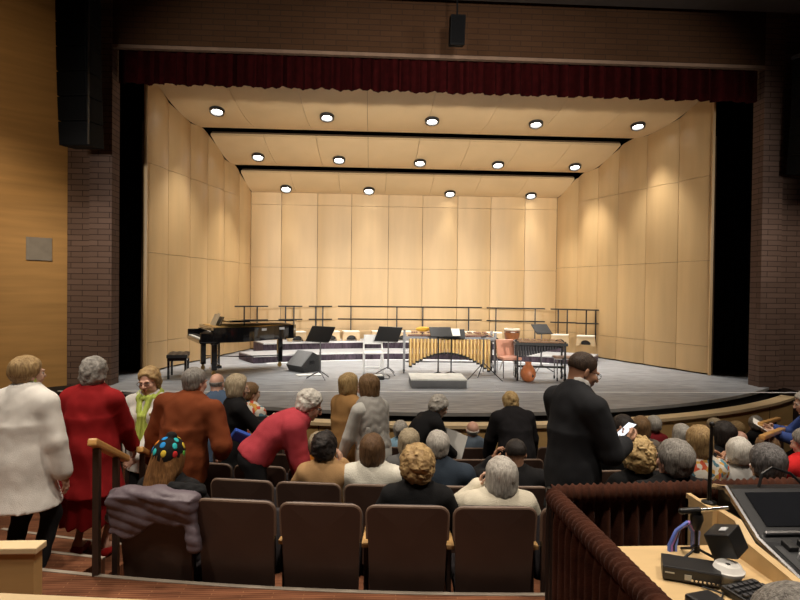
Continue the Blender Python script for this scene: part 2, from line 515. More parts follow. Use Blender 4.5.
# --- orchestra shell: side and rear walls made of tall bowed panels
SL0, SL1 = Vector((-4.60, 12.45, 0)), Vector((-3.44, 17.5, 0))
SR0, SR1 = Vector((7.45, 12.45, 0)), Vector((5.65, 17.5, 0))
CAN = [((11.75, 6.62), (14.55, 5.66), .34), ((15.0, 5.59), (16.30, 5.14), .15), ((16.70, 5.02), (17.46, 4.60), .08)]
def can_z(i, Y):
    (y0, z0), (y1, z1), sag = CAN[i]
    t = (Y - y0) / (y1 - y0)
    return z0 + (z1 - z0) * t - sag * 4 * t * (1 - t) * (.62 + .38 * t)
def canopy_line(Y):
    for i, ((y0, z0), (y1, z1), sg) in enumerate(CAN):
        if Y <= y1 + .001 and Y >= y0: return can_z(i, Y)
        if i < 2 and y1 < Y < CAN[i + 1][0][0]:
            t = (Y - y1) / (CAN[i + 1][0][0] - y1)
            return z1 + (CAN[i + 1][0][1] - z1) * t
    return CAN[2][1][1]
def shell_wall(name, p, q, fr, zt0, zt1, inward, bow=.05, seams=(.62, 2.5, 4.35), follow=True):
    """fr: panel boundaries as fractions; top height runs from zt0 to zt1"""
    root = bpy.data.objects.new(name, None); link(root); struct(root)
    u = (q - p).normalized()
    for f0, f1 in zip(fr, fr[1:]):
        zs = [.03] + list(seams)
        zt = max(zt0 + (zt1 - zt0) * f0, zt0 + (zt1 - zt0) * f1)
        if follow: zt = min(canopy_line(p.lerp(q, f).y) for f in (f0, f1))
        zs = [z for z in zs if z < zt - .3] + [zt]
        m = MB()
        a_, b_ = p.lerp(q, f0) + u * .006, p.lerp(q, f1) - u * .006
        for z0, z1 in zip(zs, zs[1:]):
            rows = []
            for z in (z0 + .004, z1 - .004):
                row = []
                for i in range(13):
                    q_ = a_.lerp(b_, i / 12) + inward * (bow * 4 * (i / 12) * (1 - i / 12))
                    row.append(q_ + Vector((0, 0, canopy_line(q_.y) + .01 if (follow and z == z1 - .004 and z1 == zs[-1]) else z)))
                rows.append(row)
            m.slab(rows, inward * -.05)
        m.build('panel', M_SHELL, root, smooth=True, angle=30)
    m = MB(); m.slab([[p + Vector((0, 0, .0)), q + Vector((0, 0, .0))], [p + Vector((0, 0, 5.2 if follow else zt0)), q + Vector((0, 0, 4.5 if follow else zt1))]], inward * -.03)
    for v in m.bm.verts: v.co -= inward * .06
    m.build('backing', M_SEAM, root)
    return root
def pxfrac(p, q, px):
    lo, hi = 0.0, 1.0
    f = lambda t: (lambda v: 400 + FPX * (CROT.transposed() @ (v - CAM)).x / -(CROT.transposed() @ (v - CAM)).z)(p.lerp(q, t) + Vector((0, 0, 2)))
    for _ in range(40):
        md = (lo + hi) / 2
        if (f(md) - px) * (f(1) - f(0)) > 0: hi = md
        else: lo = md
    return (lo + hi) / 2
fl = [0] + [pxfrac(SL0, SL1, x) for x in (168, 190, 207.5, 224, 239)] + [1]
frr = [0] + [pxfrac(SR0, SR1, x) for x in (677, 645, 617, 597, 577)] + [1]
shell_wall('wall_shell_left', SL0, SL1, fl, 7.0, 5.2, Vector((.97, -.22, 0)).normalized())
shell_wall('wall_shell_right', SR0, SR1, frr, 7.0, 5.2, Vector((-.95, -.33, 0)).normalized())
fb = [0] + [pxfrac(SL1, SR1, x) for x in (281, 317, 351, 388, 422, 457, 490, 524)] + [1]
shell_wall('wall_shell_rear', SL1, SR1, fb, 4.75, 4.75, Vector((0, -1, 0)), .03, (.62, 2.42, 4.25), False)
m = MB(); m.box((-4.58, 12.43, 3.5), (.05, .06, 7), rotz(.2)); struct(m.build('trim_shell_left', M_SHELL))
m = MB(); m.box((7.43, 12.43, 3.5), (.05, .06, 7), rotz(-.2)); struct(m.build('trim_shell_right', M_SHELL))
# --- shell ceiling: three bowed canopies hung one behind another
def wall_x(Y, left):
    p, q = (SL0, SL1) if left else (SR0, SR1)
    return p.x + (q.x - p.x) * (Y - p.y) / (q.y - p.y)
for i, ((y0, z0), (y1, z1), sag) in enumerate(CAN):
    root = bpy.data.objects.new('ceiling_shell', None); link(root); struct(root)
    nseg = (8, 8, 7)[i]
    ang = math.atan2(z1 - z0, y1 - y0)
    for k in range(nseg):
        rows = []
        for j in range(15):
            Y = y0 + (y1 - y0) * j / 14
            xl, xr = wall_x(max(Y, 12.45), True) + .05, wall_x(max(Y, 12.45), False) - .05
            xa, xb = xl + (xr - xl) * k / nseg + .004, xl + (xr - xl) * (k + 1) / nseg - .004
            rows.append([Vector((xa, Y, can_z(i, Y))), Vector((xb, Y, can_z(i, Y)))])
        m = MB(); m.slab(rows, (0, .02, .06))
        m.build('canopy_panel', M_CEIL, root, smooth=True, angle=30)
    rows = []
    for j in range(15):
        Y = y0 + (y1 - y0) * j / 14
        rows.append([Vector((wall_x(max(Y, 12.45), True) + .08, Y, can_z(i, Y) + .07)), Vector((wall_x(max(Y, 12.45), False) - .08, Y, can_z(i, Y) + .07))])
    m = MB(); m.slab(rows, (0, .02, .03)); m.build('canopy_backing', M_SEAM, root)

# --- valance: gathered red velvet
rows = []
N = 420
rnd = [random.uniform(.7, 1.3) for _ in range(60)]
def val_y(t):
    s = t * 52
    k = int(s); f = s - k
    amp = rnd[k % 60] * (1 - f) + rnd[(k + 1) % 60] * f
    return .075 * amp * math.sin(2 * PI * s) + .02 * math.sin(2 * PI * s * 2.3 + 1)
for j, z in enumerate((7.0, 6.2, 5.9, 5.62, 5.47)):
    row = []
    for i in range(N + 1):
        t = i / N
        zz = z
        if j == 4: zz = z + .022 * math.sin(2 * PI * t * 52 + .6) + .014 * math.sin(2 * PI * t * 17)
        row.append(Vector((JL + .02 + (JR - JL - .04) * t, 11.03 + val_y(t) * (.7 + .1 * j), zz)))
    rows.append(row)
m = MB(); m.slab(rows, (0, .012, 0))
tag(m.build('valance_curtain', M_VELVET, None, True, 60), 'dark red gathered velvet valance hanging along the top of the stage opening', 'curtain')

# --- downlights in the canopies
LP = [[(217, 110), (327, 116), (432, 120), (536, 123), (638, 125)], [(258, 156), (339, 159), (420, 162), (498, 164), (575, 166)], [(286, 188), (369, 190), (450, 193), (531, 195)]]
M_GLOW = mat('lamp_glow', (1, 1, 1), .3, emit=(1, .96, .88), es=26)
M_CAN = mat('lamp_can', (.02, .02, .022), .4)
roww = ['front canopy', 'middle canopy', 'rear canopy']
ordw = ['first', 'second', 'third', 'fourth', 'fifth']
def hit_canopy(px, py, i):
    dd = ray(px, py)
    lo, hi = CAN[i][0][0], CAN[i][1][0]
    best = min((abs((CAM + dd * (y / dd.y)).z - can_z(i, y)), y) for y in [lo + (hi - lo) * k / 400 for k in range(401)])
    return CAM + dd * (best[1] / dd.y)
def make_downlight():
    t = thing('downlight', 'x', 'ceiling light')
    m = MB(); m.lathe([(.125, -.035), (.16, -.035), (.17, .03), (.125, .03), (.115, .0)], seg=24, ring=True); m.build('trim_ring', M_CAN, t, True)
    m = MB(); m.lathe([(0, .005), (.06, .003), (.112, .02), (.112, .03), (0, .03)], seg=24); m.build('lens', M_GLOW, t, True)
    return t
dl0 = None
for i, rowp in enumerate(LP):
    for k, (px, py) in enumerate(rowp):
        p = hit_canopy(px, py, i)
        if dl0 is None: o = dl0 = make_downlight()
        else: o = copy_tree(dl0)
        o['label'] = 'round glowing downlight, %s from the left in the %s of the shell' % (ordw[k], roww[i])
        o['group'] = 'downlights in the shell ceiling'
        o.location = p + Vector((0, 0, -.03))
        dz = (can_z(i, min(p.y + .1, CAN[i][1][0])) - can_z(i, p.y - .1)) / .2
        o.rotation_euler = (math.atan(dz), 0, 0)
        lamp('shell_lamp', 'SPOT', p + Vector((0, 0, -.09)), p + Vector((0, (-.1, -.25, -1.1)[i], -3)), (400, 400, 260)[i], (1, .95, .86), .12, (78 if k in (0, 4) and i < 2 else (100, 104, 88)[i]), .95)
# ================================================================== ON THE STAGE
# --- two-tier curved risers
RX, RY = 1.30, 7.2
def riser(label, r0, r1, a0, a1, z):
    t = thing('stage_riser', label, 'riser', (RX, RY, 0))
    m = MB(); m.arc(0, 0, r0 - .02, r1, R(a0), R(a1), z - .03, z, 48); m.build('platform', M_RISERTOP, t)
    m = MB(); m.arc(0, 0, r0, r0 + .03, R(a0), R(a1), 0, z - .03, 60); m.arc(0, 0, r0, r1, R(a1) - .004, R(a1), 0, z - .03, 4); m.arc(0, 0, r0, r1, R(a0), R(a0) + .004, 0, z - .03, 4)
    m.build('skirt', M_SKIRT, t)
    m = MB(); m.arc(0, 0, r0 - .028, r0 - .012, R(a0), R(a1), z - .032, z + .004, 60); m.build('edge_strip', M_LINE, t)
    return t
riser('lower curved stage riser with a purple pleated skirt and pale top', 8.0, 9.09, -30, 31, .18)
riser('upper curved stage riser with purple skirt behind the lower one', 9.10, 10.05, -26, 25, .37)
m = MB(); m.arc(RX, RY, 7.80, 7.93, R(-28), R(24), .001, .004, 50)
tag(m.build('floor_strip', M_LINE), 'curved white strip on the stage floor at the foot of the lower riser', 'floor tape')

# --- guard rails on the upper riser
def rail_seg(x0, x1, posts, label):
    Y = 16.9
    p = at((x0 + x1) / 2, 306, Y)
    a = math.asin(max(-1, min(1, (p.x - RX) / 10.05)))
    k_ = 1 / math.cos(a * .8)
    lo = ((at(x0, 306, Y).x - p.x) * k_, (at(x1, 306, Y).x - p.x) * k_)
    yy = RY + 10.05 * math.cos(a)
    s = (yy) / Y
    t = thing('guard_rail', label, 'railing', (CAM.x + (p.x - CAM.x) * s, yy, .37), -a * .8, 'guard rails behind the risers')
    for z in (.93, .56):
        m = MB(); m.cyl((lo[0] * s, 0, z), (lo[1] * s, 0, z), .019, seg=8); m.build('rail_bar', M_BLKMET, t, True)
    for q in posts:
        xx = (at(q, 306, Y).x - p.x) * s * k_
        m = MB(); m.box((xx, .03, .465), (.035, .03, .93)); m.box((xx, .05, .008), (.06, .12, .016)); m.build('post', M_BLKMET, t)
for seg in ((236, 267, (245, 257), 'short two-bar guard rail behind the piano lid'),
            (279, 302, (286, 294), 'short two-bar guard rail just right of the piano tail'),
            (309, 332, (316, 323), 'short two-bar guard rail behind the first black music stand'),
            (338, 482, (351, 397, 423, 469), 'long two-bar guard rail with four posts behind the marimba'),
            (488, 543, (497, 534), 'two-bar guard rail with two posts behind the drum'),
            (552, 576, (559, 567), 'short guard rail second from the right end of the riser'),
            (578, 603, (587, 595), 'short guard rail at the right end of the riser')):
    rail_seg(*seg)

# --- cream stools with an arched cut-out
def make_stool():
    t = thing('arched_stool', 'x', 'stool')
    prof = [(-.25, 0)] + [(-.15 + 0, 0)] + [(-.15 * math.cos(PI * i / 10), .15 * math.sin(PI * i / 10)) for i in range(1, 10)] + [(.15, 0), (.25, 0), (.21, .235), (-.21, .235)]
    mt = Matrix.Translation((0, .15, 0)) @ Matrix.Rotation(R(90), 4, 'X')
    m = MB(); m.prism(prof, .04, mt); m.prism(prof, .04, Matrix.Translation((0, -.11, 0)) @ Matrix.Rotation(R(90), 4, 'X'))
    m.box((-.218, .0, .12), (.03, .26, .21), roty(R(8))); m.box((.218, 0, .12), (.03, .26, .21), roty(R(-8)))
    m.build('body', M_CREAM, t)
    m = MB(); m.box((0, 0, .25), (.45, .34, .03), None, .008); m.build('top', mat('cream_top', (.80, .72, .60), .5), t)
    m = MB(); m.box((0, .03, .08), (.24, .12, .13), None, .03); m.build('dark_pad', M_BLK, t)
    return t
st0 = None
for px, lab in ((297, 'at the piano tail'), (331, 'behind the first music stand'), (351, 'between the music stand and the folding chair'), (380, 'behind the white folding chair'),
                (403, 'left of the marimba'), (468, 'behind the right half of the marimba'), (494, 'left of the drum'), (560, 'above the xylophone'), (586, 'at the right end of the riser')):
    p = at(px, 330, 16.4)
    al = math.asin((p.x - RX) / 9.5)
    yy = RY + 9.5 * math.cos(al)
    p = at(px, 330, yy)
    o = make_stool() if st0 is None else copy_tree(st0)
    st0 = st0 or o
    o['label'] = 'low cream wooden stool with arched opening, ' + lab
    o['group'] = 'cream stools on the upper riser'
    o.location = (p.x, yy, .371); o.rotation_euler = (0, 0, -al * .8)

# --- grand piano
PPX, PPY = on(214, 376, 0).x + .20, on(214, 376, 0).y + .72
pno = thing('grand_piano', 'black grand piano with keyboard to the left and low open lid', 'piano', (PPX, PPY, 0), R(26))
# local: X along the strings (keyboard at -), Y to the back
def case_outline(o=0.0):
    pts = [(-.55, -.74 - o), (-.2, -.74 - o)]
    for i in range(1, 13):                     # bent side, faces the audience
        t = i / 12
        x = -.2 + 1.52 * t
        y = -.74 + .62 * (t * t * (3 - 2 * t)) - .03 * math.sin(PI * t)
        pts.append((x, y - o))
    pts += [(1.40 + o, -.02), (1.44 + o, .18), (1.43 + o, .40), (1.36 + o * .7, .60 + o * .7), (1.20, .72 + o), (.9, .74 + o), (-.55, .74 + o)]
    return pts
m = MB(); m.prism(case_outline(), .30, Matrix.Translation((0, 0, .68)), .006); m.build('case', M_PIANO, pno)
m = MB(); m.box((-.66, 0, .70), (.28, 1.40, .07)); m.box((-.665, -.715, .785), (.27, .06, .20), None, .02); m.box((-.665, .715, .785), (.27, .06, .20), None, .02)
m.box((-.80, 0, .72), (.03, 1.42, .06)); m.build('key_bed', M_PIANO, pno)
m = MB()
for i in range(52):
    y = -.67 + 1.34 * (i + .5) / 52
    m.box((-.705, y, .752), (.15, 1.34 / 52 - .002, .025))
m.build('white_keys', M_KEYW, pno)
m = MB()
for i in range(51):
    if (i % 7) in (1, 4): continue
    m.box((-.67, -.67 + 1.34 * (i + 1) / 52, .772), (.09, .012, .022))
m.build('black_keys', M_BLK, pno)
m = MB(); m.box((-.56, 0, .84), (.03, 1.36, .16), roty(R(-12))); m.build('fallboard', M_PIANO, pno)
m = MB(); m.box((-.30, .05, 1.06), (.02, .72, .26), roty(R(24)), .01); m.build('music_desk', M_PIANO, pno)
# lid slightly raised at the audience side
ol = [(x, y) for x, y in case_outline(.02) if x > -.21]
mt = Matrix.Translation((0, .74, 1.0)) @ Matrix.Rotation(R(-4.0), 4, 'X') @ Matrix.Translation((0, -.74, 0))
m = MB(); m.prism([(-.2, -.76)] + ol[1:] + [(-.2, .76)], .022, mt, .005)
m.box((-.02, 0, 1.09), (.42, 1.45, .022), None, .004)
m.build('lid', M_PIANO, pno)
m = MB(); m.cyl((.1, -.55, .97), (.13, -.50, 1.07), .012, seg=8); m.build('lid_prop', M_PIANO, pno)
m = MB(); m.prism([(x * .93 + .02, y * .92) for x, y in case_outline()], .01, Matrix.Translation((0, 0, .978))); m.build('soundboard_frame', M_BRASS, pno)
for x, y in ((-.50, -.56), (-.50, .56), (1.15, .35)):
    m = MB(); m.box((x, y, .40), (.11, .11, .56), None, .012); m.box((x, y, .66), (.16, .16, .05), None, .01); m.box((x, y, .15), (.08, .08, .08), None, .01)
    lg = m.build('leg', M_PIANO, pno)
    m = MB(); m.cyl((x, y - .02, .045), (x, y + .02, .045), .045, seg=14); m.box((x, y, .095), (.05, .03, .05)); m.build('caster', M_BRASS, lg, True)
m = MB(); m.box((-.30, 0, .40), (.03, .22, .55)); m.box((-.30, 0, .12), (.10, .30, .06), None, .01)
ly = m.build('pedal_lyre', M_PIANO, pno)
for y in (-.08, 0, .08):
    m = MB(); m.box((-.40, y, .09), (.13, .025, .012), None, .004); m.build('pedal', M_BRASS, ly)
m = MB(); m.tube([(-.45, .5, .30), (.3, .42, .26), (1.1, .36, .26)], .012); m.build('leg_brace', M_PIANO, pno)
# white plates on the side of the case
for x in (.55, 1.02):
    t_ = (x + .2) / 1.52; yy = -.74 + .62 * (t_ * t_ * (3 - 2 * t_)) - .03 * math.sin(PI * t_) - .006
    m = MB(); m.box((x, yy, .91), (.14, .006, .05), rotz(math.atan2(.62 * (6 * t_ - 6 * t_ * t_) / 1.52, 1))); m.build('case_plate', mat('silver_plate', (.55, .55, .56), .4), pno)
bk = thing('music_book', 'open tan music book standing on the piano desk', 'book', (PPX, PPY, 0), R(26))
m = MB(); m.box((-.335, .02, 1.10), (.008, .24, .30), roty(R(24))); m.box((-.345, .26, 1.09), (.008, .24, .28), roty(R(24))); m.build('pages', mat('tan_paper', (.50, .40, .27), .8), bk)
# bench
bn = thing('piano_bench', 'black tufted piano bench standing left of the grand piano', 'bench', (on(176, 378, 0).x, on(176, 378, 0).y + .15, 0), R(12))
m = MB()
rows = []
for j in range(13):
    rows.append([Vector((-.19 + .38 * j / 12, -.33 + .66 * i / 20, .47 + .018 * abs(math.sin(PI * j / 4)) * abs(math.sin(PI * i / 5)) )) for i in range(21)])
m.slab(rows, (0, 0, -.06)); m.build('cushion', mat('bench_leather', (.010, .010, .012), .35), bn, True)
m = MB(); m.box((0, 0, .385), (.36, .64, .07), None, .008); m.build('apron', M_PIANO, bn)
for x in (-.155, .155):
    for y in (-.29, .29):
        m = MB(); m.box((x, y, .18), (.045, .045, .36), None, .006); m.build('leg', M_PIANO, bn)
for y in (-.345, .345):
    m = MB(); m.cyl((0, min(y, y * .93), .39), (0, max(y, y * .93), .39), .028, seg=12); m.build('knob', M_PIANO, bn, True)

# --- monitor wedge
p = on(303, 372, 0)
wd = thing('monitor_wedge', 'grey wedge stage monitor speaker lying on the stage floor', 'speaker', (p.x, p.y + .22, 0), R(-48))
prof = [(-.22, 0), (.20, 0), (.27, .13), (-.03, .42), (-.25, .30)]
mt = Matrix(((0, 0, 1, -.29), (-1, 0, 0, 0), (0, 1, 0, 0), (0, 0, 0, 1)))
m = MB(); m.prism(prof, .58, mt, .008); m.build('cabinet', mat('speaker_carpet', (.05, .05, .052), .85, var=.3, vs=60), wd)
m = MB(); m.prism([(.262, .125), (.278, .14), (-.02, .43), (-.035, .415)], .54, Matrix(((0, 0, 1, -.27), (-1, 0, 0, 0), (0, 1, 0, 0), (0, 0, 0, 1)))); m.build('grille', M_WEDGE, wd)
m = MB(); m.box((.292, 0, .2), (.012, .14, .08), None, .01); m.build('handle', M_BLK, wd)

# --- music stands
def music_stand(label, px, py, desk_py, rz, w=.52, h=.36, tilt=28):
    p = on(px, py, 0)
    t = thing('music_stand', label, 'music stand', (p.x, p.y, 0), R(rz), 'music stands')
    zt = at(px, desk_py, p.y).z
    m = MB(); m.cyl((0, 0, .12), (0, 0, zt - .02), .013, seg=10); m.cyl((0, 0, .12), (0, 0, zt * .6), .018, seg=10); m.build('pole', M_GREYMET, t, True)
    m = MB()
    m.box((0, .0, zt), (w, .016, h), rotx(R(-tilt)), .01); m.build('desk', M_BLKMET, t)
    m = MB(); m.box((0, -.02 - .5 * h * math.sin(R(tilt)) * 1.0, zt - .5 * h * math.cos(R(tilt))), (w * .94, .06, .012)); m.build('ledge', M_BLKMET, t)
    for k in range(3):
        a = R(90 + 120 * k)
        m = MB(); m.tube([(0, 0, .16), (.12 * math.cos(a), .12 * math.sin(a), .10), (.27 * math.cos(a), .27 * math.sin(a), .012)], .011, 8); m.build('leg', M_GREYMET, t, True)
    return t
music_stand('black music stand standing beside the grey wedge monitor', 320, 379, 334, -34, .58, .36, 36)
music_stand('black music stand standing right of the white folding chair', 388, 374.5, 334, -30, .56, .36, 36)

# --- folding chair
p = on(373, 374, 0)
fc = thing('folding_chair', 'white metal folding chair alone at centre of the stage', 'chair', (p.x, p.y + .2, 0), R(4))
for s in (-1, 1):
    m = MB(); m.tube([(s * .21, -.20, .012), (s * .205, .0, .38), (s * .19, .15, .70), (s * .15, .17, .77)], .018); m.build('front_frame', M_WHITE, fc, True)
    m = MB(); m.tube([(s * .18, .24, .012), (s * .18, .06, .36), (s * .18, -.12, .44)], .016); m.build('rear_leg', M_WHITE, fc, True)
m = MB(); m.box((0, -.02, .44), (.40, .38, .025), rotx(R(3)), .01); m.build('seat', M_WHITE, fc)
m = MB()
rows = [[Vector((x, .15 + .035 * z_ - .05 * (1 - (x / .2) ** 2) * -.3, .60 + .2 * z_)) for x in [-.19 + .38 * i / 10 for i in range(11)]] for z_ in (0, .5, 1)]
m.slab(rows, (0, .014, 0)); m.build('backrest', M_WHITE, fc, True)
for y, z in ((-.15, .11), (.22, .10)):
    m = MB(); m.cyl((-.2, y, z), (.2, y, z), .009, seg=8); m.build('crossbar', M_WHITE, fc, True)
p = on(378, 379, 0)
pd = thing('effects_pedal', 'small black box with white top panel on the floor before the folding chair', 'pedal', (p.x, p.y, 0), R(8))
m = MB(); m.box((0, 0, .04), (.22, .26, .08), rotx(R(5)), .01); m.build('housing', M_BLK, pd)
m = MB(); m.box((0, -.03, .083), (.17, .10, .006), rotx(R(5))); m.build('top_panel', M_PAPER, pd)
for x in (-.05, .05):
    m = MB(); m.cyl((x, .06, .08), (x, .06, .10), .018, seg=12); m.build('knob', M_CHROME, pd, True)
def floor_cable(label, pts, r=.008, mm=M_BLK):
    m = MB(); m.tube(pts, r, 6); tag(m.build('cable', mm, None, True), label, 'cable')
q = on(385, 378, 0)
floor_cable('thin black cable trailing from the small box to the music stand', [(p.x + .1, p.y + .02, .01), (p.x + .2, p.y - .05, .01), (q.x + .1, q.y + .1, .01), (q.x + .05, q.y + .5, .01)])
q = on(304, 375, 0)
m = MB(); m.box((0, 0, .012), (.5, .22, .02), None, .008); o = m.build('paper_sheet', M_PAPER); o.location = (q.x + .1, q.y - .05, 0); o.rotation_euler = (0, 0, .3)
tag(o, 'white sheets of paper lying on the floor under the wedge monitor', 'paper')

# --- podium
p0, p1 = on(411, 387.5, 0), on(468, 388.5, 0)
pw = (p1 - p0).length
po = thing('podium', 'low square conductor podium with white top and grey sides', 'podium', ((p0.x + p1.x) / 2, (p0.y + p1.y) / 2 + .42, 0), R(-1))
m = MB(); m.box((0, 0, .065), (pw - .02, .82, .13)); m.build('base', mat('podium_side', (.17, .17, .175), .6), po)
m = MB(); m.box((0, 0, .143), (pw, .84, .026), None, .005); m.build('top', mat('podium_carpet', (.74, .73, .68), .85, bump=.2), po)

# --- marimba with gold resonators
pl, prr = on(404, 373, 0), on(497, 375, 0)
mb = thing('marimba', 'large marimba with gold resonator tubes arching along its front', 'marimba', ((pl.x + prr.x) / 2, (pl.y + prr.y) / 2 + .30, 0), R(-4))
L = (prr - pl).length
hL = L / 2
ZB = .80
m = MB()
m.box((0, -.33, ZB - .04), (L - .06, .035, .07)); m.box((0, .33, ZB - .04), (L - .25, .035, .07)); m.box((-hL + .05, 0, ZB - .04), (.04, .66, .07)); m.box((hL - .05, 0, ZB - .04), (.04, .55, .07))
m.build('bar_frame', M_GREYMET, mb)
nb = 36
for i in range(nb):
    x = hL - .09 - (L - .18) * (i + .5) / nb
    ln = .46 - .22 * i / nb
    m = MB(); m.box((x, -.32 + ln / 2 + .0, ZB + .012), ((L - .18) / nb - .006, ln, .022), None, .004); m.build('bar', M_ROSE, mb)
for i in range(nb - 1):
    if i % 7 in (2, 6): continue
    x = hL - .09 - (L - .18) * (i + 1) / nb
    ln = .34 - .14 * i / nb
    m = MB(); m.box((x, .14 + ln / 2 - .05, ZB + .05), ((L - .18) / nb - .008, ln, .022), None, .004); m.build('bar', M_ROSE, mb)
nt_ = 23
for i in range(nt_):
    u = (i + .5) / nt_
    x = -hL + .12 + (L - .24) * u
    zl = .43 - .40 * abs((u - .47) / .53) ** 1.9
    m = MB(); m.cyl((x, -.34, zl + .03), (x, -.34, ZB - .05), (L - .24) / nt_ * .47, seg=14); tb = m.build('resonator_tube', M_GOLD, mb, True)
    m = MB(); m.cyl((x, -.34, zl), (x, -.34, zl + .04), (L - .24) / nt_ * .49, seg=14); m.build('end_cap', M_BLK, tb, True)
for s in (-1, 1):
    m = MB(); m.box((s * (hL - .02), -.30, .47), (.05, .05, .84)); m.box((s * (hL - .02), .28, .47), (.05, .05, .84)); m.box((s * (hL - .02), 0, .16), (.05, .62, .06)); m.box((s * (hL - .02), 0, ZB - .06), (.05, .62, .05))
    m.build('end_frame', M_GREYMET, mb)
    for y in (-.30, .28):
        m = MB(); m.cyl((s * (hL - .02) - .015, y, .05), (s * (hL - .02) + .015, y, .05), .05, seg=14); m.build('caster', M_BLK, mb, True)
m = MB(); m.cyl((-hL, .2, .2), (hL, .2, .2), .016, seg=8); m.build('cross_brace', M_GREYMET, mb, True)
mbm = mb.matrix_basis if False else Matrix.Translation(mb.location) @ Matrix.Rotation(R(-4), 4, 'Z')
q = mbm @ Vector((-hL + .42, 0, ZB + .075))
yc = thing('folded_cloth', 'yellow rolled cloth lying on the left end of the marimba', 'cloth', q)
m = MB(); m.sphere((0, 0, .055), .055, 16, (2.9, 1.5, 1)); m.build('roll', M_YELLOW, yc, True)
m = MB(); m.sphere((.03, -.03, .085), .03, 12, (3.6, 1.6, .8)); m.build('upper_fold', M_YELLOW, yc, True)
# two stands behind / over the marimba carrying a wide desk
def low_stand(label, px, py, top_py, rz):
    p = on(px, py, 0)
    t = thing('music_stand', label, 'music stand', (p.x, p.y, 0), R(rz), 'music stands')
    zt = at(px, top_py, p.y).z
    m = MB(); m.cyl((0, 0, .05), (0, 0, zt), .015, seg=10); m.build('pole', M_BLKMET, t, True)
    m = MB(); m.box((.05, .02, zt + .02), (.46, .014, .30), rotx(R(-52)), .008); m.build('desk', M_BLKMET, t)
    for k in range(3):
        a = R(30 + 120 * k)
        m = MB(); m.tube([(0, 0, .09), (.24 * math.cos(a), .24 * math.sin(a), .012)], .010, 8); m.build('leg', M_BLKMET, t, True)
    return t, zt
s1, z1 = low_stand('black music stand in front of the marimba, its desk above the bars', 438, 376.5, 333, 4)
s2, z2 = low_stand('second black music stand close beside it at the marimba centre', 451, 376, 335, -4)
m = MB(); m.box((0, 0, 0), (.34, .006, .22), rotx(R(-52))); o = m.build('sheet_music', M_PAPER); o.location = s2.location + Vector((.0, -.02, z2 + .06))
tag(o, 'white sheet music on the stand desk above the marimba', 'sheet music')
# tripod stand at the right of the marimba front
p = on(483, 381, 0)
tp = thing('microphone_stand', 'bare black tripod stand in front of the marimba right side', 'microphone stand', (p.x, p.y, 0))
m = MB(); m.cyl((0, 0, .18), (0, 0, .86), .011, seg=8); m.cyl((0, 0, .34), (0, 0, .42), .022, seg=10); m.build('pole', M_GREYMET, tp, True)
for k, a in enumerate((R(-15), R(200), R(95))):
    m = MB(); m.tube([(0, 0, .36), (.38 * math.cos(a), .38 * math.sin(a), .012)], .010, 8); m.build('leg', M_BLKMET, tp, True)
m = MB(); m.cyl((-.05, 0, .86), (.09, 0, .90), .013, seg=8); m.build('clip', M_BLK, tp, True)

# --- salmon chair
p = on(511.5, 380, 0)
ch = thing('padded_chair', 'salmon pink padded chair with thin metal legs on the stage', 'chair', (p.x, p.y + .22, 0), R(5))
m = MB(); m.box((0, -.01, .42), (.40, .40, .06), None, .02); m.build('seat', M_PINK, ch)
m = MB(); rows = [[Vector((x, .20 + .10 * t - .02 * math.cos(x * 7), .45 + .31 * t)) for x in [-.18 + .36 * i / 8 for i in range(9)]] for t in [j / 6 for j in range(7)]]
m.slab(rows, (0, .045, .01)); m.build('backrest', M_PINK, ch, True, 50)
for x, y0, y1 in ((-.18, -.19, -.18), (.18, -.19, -.18), (-.18, .24, .20), (.18, .24, .20)):
    m = MB(); m.tube([(x, y0, .012), (x, y1, .40)], .011, 8); m.build('leg', M_CHROME, ch, True)
m = MB(); m.tube([(-.18, .20, .40), (-.18, .26, .5), (-.17, .335, .75)], .010, 8); m.tube([(.18, .20, .40), (.18, .26, .5), (.17, .335, .75)], .010, 8); m.build('back_frame', M_CHROME, ch, True)
# --- clay pot drum
p = on(528, 381.5, 0)
gd = thing('clay_pot_drum', 'round orange clay pot drum beside the salmon chair', 'drum', (p.x, p.y, 0))
m = MB(); m.lathe([(0, 0), (.06, .0), (.11, .03), (.145, .10), (.15, .16), (.13, .24), (.085, .31), (.055, .345), (.06, .37), (.065, .385), (.045, .385), (.04, .34)], seg=28); m.build('pot', M_ORANGE, gd, True, 60)
m = MB(); m.lathe([(.02, -.004), (.03, .0), (.03, .006), (0, .006)], (.045, -.135, .13), 14, rot=rotx(R(90))); m.build('sound_hole', M_BLK, gd, True)
# --- barrel drum on a stand behind the chair
p = on(511, 376, 0)
p = Vector((p.x, p.y + .85, 0)); p.x = at(512, 330, p.y).x
dr = thing('barrel_drum', 'reddish wooden barrel drum with pale head on a stand', 'drum', (p.x, p.y, 0))
zt = at(512, 329, p.y).z
m = MB(); m.lathe([(.12, -.30), (.15, -.22), (.175, -.10), (.17, -.02)], (0, 0, zt), 26); m.build('shell', M_DRUM, dr, True)
m = MB(); m.lathe([(.174, -.03), (.18, -.02), (.18, .0), (.16, .012), (0, .016)], (0, 0, zt), 26); m.build('head', M_HIDE, dr, True)
for z in (-.06, -.24):
    m = MB(); r_ = .178 if z > -.1 else .15
    m.lathe([(r_, -.012), (r_ + .008, -.008), (r_ + .008, .008), (r_, .012)], (0, 0, zt + z), 26, ring=True); m.build('hoop', M_CHROME, dr, True)
for k in range(3):
    a = R(40 + 120 * k)
    m = MB(); m.tube([(.14 * math.cos(a), .14 * math.sin(a), zt - .25), (.12 * math.cos(a), .12 * math.sin(a), .4), (.26 * math.cos(a), .26 * math.sin(a), .012)], .012, 8); m.build('stand_leg', M_CHROME, dr, True)

